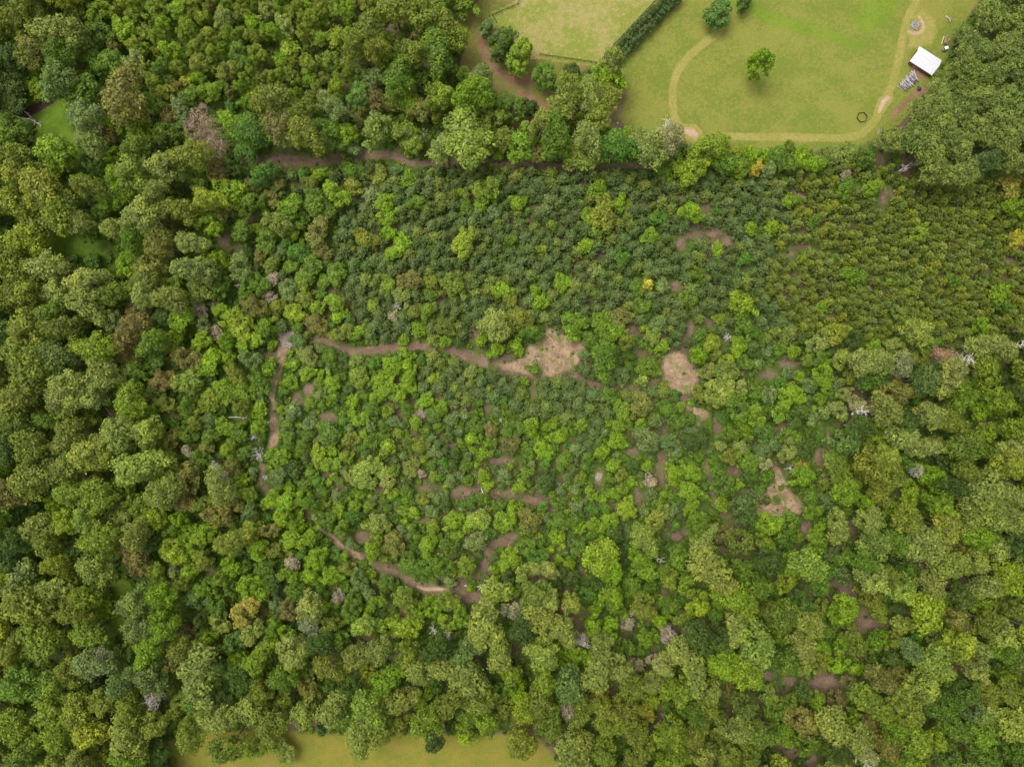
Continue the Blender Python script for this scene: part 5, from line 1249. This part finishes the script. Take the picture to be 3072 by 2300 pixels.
fence(c_('C', (1945, -40), (1870, 75), (1790, 190)), 'brown weathered board fence at upper right along the pines', GREYWOOD)

# hedge of clipped evergreens between pasture and meadow
def hedge():
    a, b = Vector((*gnd(px('B', 1800, 330), 3), 0)), Vector((*gnd(px('B', 2200, -70), 3), 0))
    L = (b - a).length; u = (b - a) / L; nr = Vector((-u.y, u.x, 0))
    rows = [(-1.75, 'meadow side'), (1.55, 'pasture side')]
    n_ = int(L / 2.5)
    ordw = ['first', 'second', 'third', 'fourth', 'fifth', 'sixth', 'seventh', 'eighth', 'ninth', 'tenth', 'eleventh', 'twelfth', 'thirteenth', 'fourteenth', 'fifteenth', 'sixteenth', 'seventeenth', 'eighteenth', 'nineteenth', 'twentieth']
    for off, side in rows:
        for k in range(n_):
            p = a + u * (k + .5 + .2 * (off > 0)) * 2.5 + nr * (off + RNG.uniform(-.2, .2))
            s_ = RNG.uniform(1.25, 1.45); i = RNG.randrange(4)
            e = link('hedge_shrub', None, None, (p.x, p.y, 0), (0, 0, RNG.uniform(0, 6)), (s_, s_, RNG.uniform(1.15, 1.35)))
            w = ordw[k] if k < 20 else '%dth' % (k + 1)
            tag(e, 'dark hedge shrub on the %s, %s from the hedge\'s lower end' % (side, w), 'shrub', 'evergreen shrubs of the hedge')
            c = link('crown', VAR['E'][i][0], e); c['tint'] = [float(x) for x in np.array((.075, .125, .030)) * RNG.uniform(.85, 1.2)]
            link('stem', VAR['E'][i][1], e)
hedge()

# trailer with scrap lumber, cart, tarp heap
def wheel(e, loc, r, w, rz=0.0):
    m = MB(); N_ = 14
    ring = lambda y, rr: [(rr * math.cos(6.283 * k / N_), y, rr * math.sin(6.283 * k / N_)) for k in range(N_)]
    vs = ring(-w / 2, r * .92) + ring(-w / 4, r) + ring(w / 4, r) + ring(w / 2, r * .92)
    fs = [(j * N_ + k, j * N_ + (k + 1) % N_, (j + 1) * N_ + (k + 1) % N_, (j + 1) * N_ + k) for j in range(3) for k in range(N_)] + [tuple(range(N_)), tuple(range(4 * N_ - 1, 3 * N_ - 1, -1))]
    m.add(vs, fs)
    t = link('wheel', m.mesh('tyre', [RUBBER], False), e, loc, (0, 0, rz))
    h_ = MB(); h_.add([(x * .55, y * 1.06, z * .55) for x, y, z in vs], fs); link('rim', h_.mesh('rim', [STEEL]), t)
def trailer():
    p = gnd((2600 + 1305 / 5.52, 690 / 5.52))
    e = link('utility_trailer', None, None, (*p, 0), (0, 0, math.radians(68)))
    tag(e, 'small wooden utility trailer loaded with scrap lumber behind the barn', 'trailer')
    bd = MB(); bd.box((0, 0, 0), (2.7, .24, .05)); bd = bd.mesh('deck_board', [GREYWOOD])
    for k in range(6): link('deck_board', bd, e, (0, -.64 + k * .256, .55))
    m = MB(); m.box((0, 0, .48), (2.6, 1.2, .08)); m.box((1.9, 0, .48), (1.3, .1, .08)); link('chassis', m.mesh('chassis', [STEEL]), e)
    for y in (-.79, .79):
        m = MB(); m.box((0, y, .82), (2.7, .05, .4)); link('side_board', m.mesh('side_board', [TANWOOD]), e)
    m = MB(); m.box((-1.33, 0, .8), (.05, 1.5, .38)); link('tail_board', m.mesh('tail_board', [TANWOOD]), e)
    for y in (-.98, .98): wheel(e, (-.2, y, .33), .33, .2)
    rng = random.Random(9)
    for k in range(8):
        L = rng.uniform(1.2, 2.4)
        m = MB(); m.box((0, 0, 0), (L, rng.uniform(.12, .3), .05))
        o = link('scrap_board', m.mesh('scrap_board', [[TANWOOD, GREYWOOD, REDWOOD][k % 3]]), None, (0, 0, 0))
        M = Matrix.Translation((*p, 0)) @ Matrix.Rotation(math.radians(68), 4, 'Z') @ Matrix.Translation((rng.uniform(-.2, .3), rng.uniform(-.35, .35), .61 + k * .055)) @ Matrix.Rotation(rng.gauss(0, .35), 4, 'Z')
        o.matrix_world = M
        tag(o, '%s scrap board lying in the trailer, %s from the bottom' % (('tan', 'grey-brown', 'dark red')[k % 3], ORDW[k]), 'board', 'scrap lumber in the trailer')
    q = gnd((2600 + 1258 / 5.52, 668 / 5.52))
    m = MB(); m.box((0, 0, 0), (3.1, .3, .06))
    o = link('plank', m.mesh('plank', [plain('pale_lumber', (.52, .42, .24), .85, .15, .15)]), None, (*q, .04), (0, 0, math.radians(72)))
    tag(o, 'long pale yellow plank on the grass left of the trailer', 'plank')
trailer()
def cart():
    p = gnd((2600 + 1278 / 5.52, 828 / 5.52))
    e = link('golf_cart', None, None, (*p, 0), (0, 0, math.radians(25)))
    tag(e, 'small white roofed cart parked between barn and trailer', 'cart')
    def roundbox(name, c, sz, mat, bev):
        m = MB(); x, y, z = sz[0] / 2, sz[1] / 2, sz[2] / 2; vs, N_ = [], 16
        def ring(zz, ins):
            out = []
            for k in range(N_):
                t = 6.283 * (k + .5) / N_; cx, cy = math.cos(t), math.sin(t)
                out.append((c[0] + math.copysign(abs(cx) ** .5, cx) * (x - ins), c[1] + math.copysign(abs(cy) ** .5, cy) * (y - ins), c[2] + zz))
            return out
        vs = ring(-z, bev) + ring(-z + bev, 0) + ring(z - bev, 0) + ring(z, bev)
        m.add(vs, [(j * N_ + k, j * N_ + (k + 1) % N_, (j + 1) * N_ + (k + 1) % N_, (j + 1) * N_ + k) for j in range(3) for k in range(N_)] + [tuple(range(N_ - 1, -1, -1)), tuple(range(3 * N_, 4 * N_))])
        return link(name, m.mesh(name, [mat], False), e)
    roundbox('body', (0, 0, .42), (2.3, 1.15, .3), WHITEP, .06)
    roundbox('front_cowl', (.85, 0, .72), (.6, 1.1, .36), WHITEP, .08)
    roundbox('seat', (-.25, 0, .72), (.5, 1.05, .22), DARKP, .05)
    roundbox('seat_back', (-.5, 0, 1.0), (.14, 1.05, .42), DARKP, .04)
    roundbox('cargo_bed', (-.95, 0, .68), (.5, 1.05, .16), DARKP, .03)
    roundbox('roof', (-.02, 0, 1.86), (1.55, 1.2, .08), WHITEP, .03)
    for x in (.68, -.62):
        for y in (-.5, .5):
            m = MB(); m.tube([(x, y, .5), (x * .95, y, 1.84)], [.022, .022], 6); link('roof_post', m.mesh('roof_post', [STEEL]), e)
    for x in (.75, -.75):
        for y in (-.52, .52): wheel(e, (x, y, .24), .24, .18)
    m = MB(); m.tube([(.55, .25, .8), (.3, .25, 1.05)], [.02, .02], 6); m.tube([(.3 + .02 * math.sin(t), .25 + .17 * math.cos(t), 1.05 + .15 * math.sin(t)) for t in [6.283 * k / 12 for k in range(13)]], [.015] * 13, 5); link('steering_wheel', m.mesh('steering_wheel', [DARKP]), e)
cart()
def lump(name, label, cat, p, R, hgt, mat, seed, seg=18):
    rng = np.random.default_rng(seed); vs, fs = [], []
    rings = 6
    for j in range(rings):
        f = j / (rings - 1); rr = R * math.cos(f * math.pi / 2 * .96); z = hgt * math.sin(f * math.pi / 2 * .98)
        for k in range(seg):
            t = 6.283 * k / seg; w = 1 + .13 * math.sin(3 * t + seed) + .08 * math.sin(7 * t + seed * 2) + rng.normal(0, .035)
            vs.append((rr * w * math.cos(t), rr * w * .8 * math.sin(t), z * (1 + rng.normal(0, .06)) - (.03 if j == 0 else 0)))
    for j in range(rings - 1):
        for k in range(seg): fs.append((j * seg + k, j * seg + (k + 1) % seg, (j + 1) * seg + (k + 1) % seg, (j + 1) * seg + k))
    fs.append(tuple((rings - 1) * seg + k for k in range(seg)))
    m = MB(); m.add(vs, fs)
    o = link(name, m.mesh(name, [mat], True), None, (*gnd(p), 0), (0, 0, seed))
    tag(o, label, cat)
lump('tarp_heap', 'dark purple tarp-covered heap beside the log pile', 'tarp', (2600 + 862 / 5.52, 1475 / 5.52), 1.0, .8, PURPLE, 2)
lump('pale_stone', 'small pale stone at the left edge of the meadow', 'stone', px('B', 1790, 798), .42, .35, plain('limestone', (.55, .52, .46), .9, .1, .15), 3, 12)
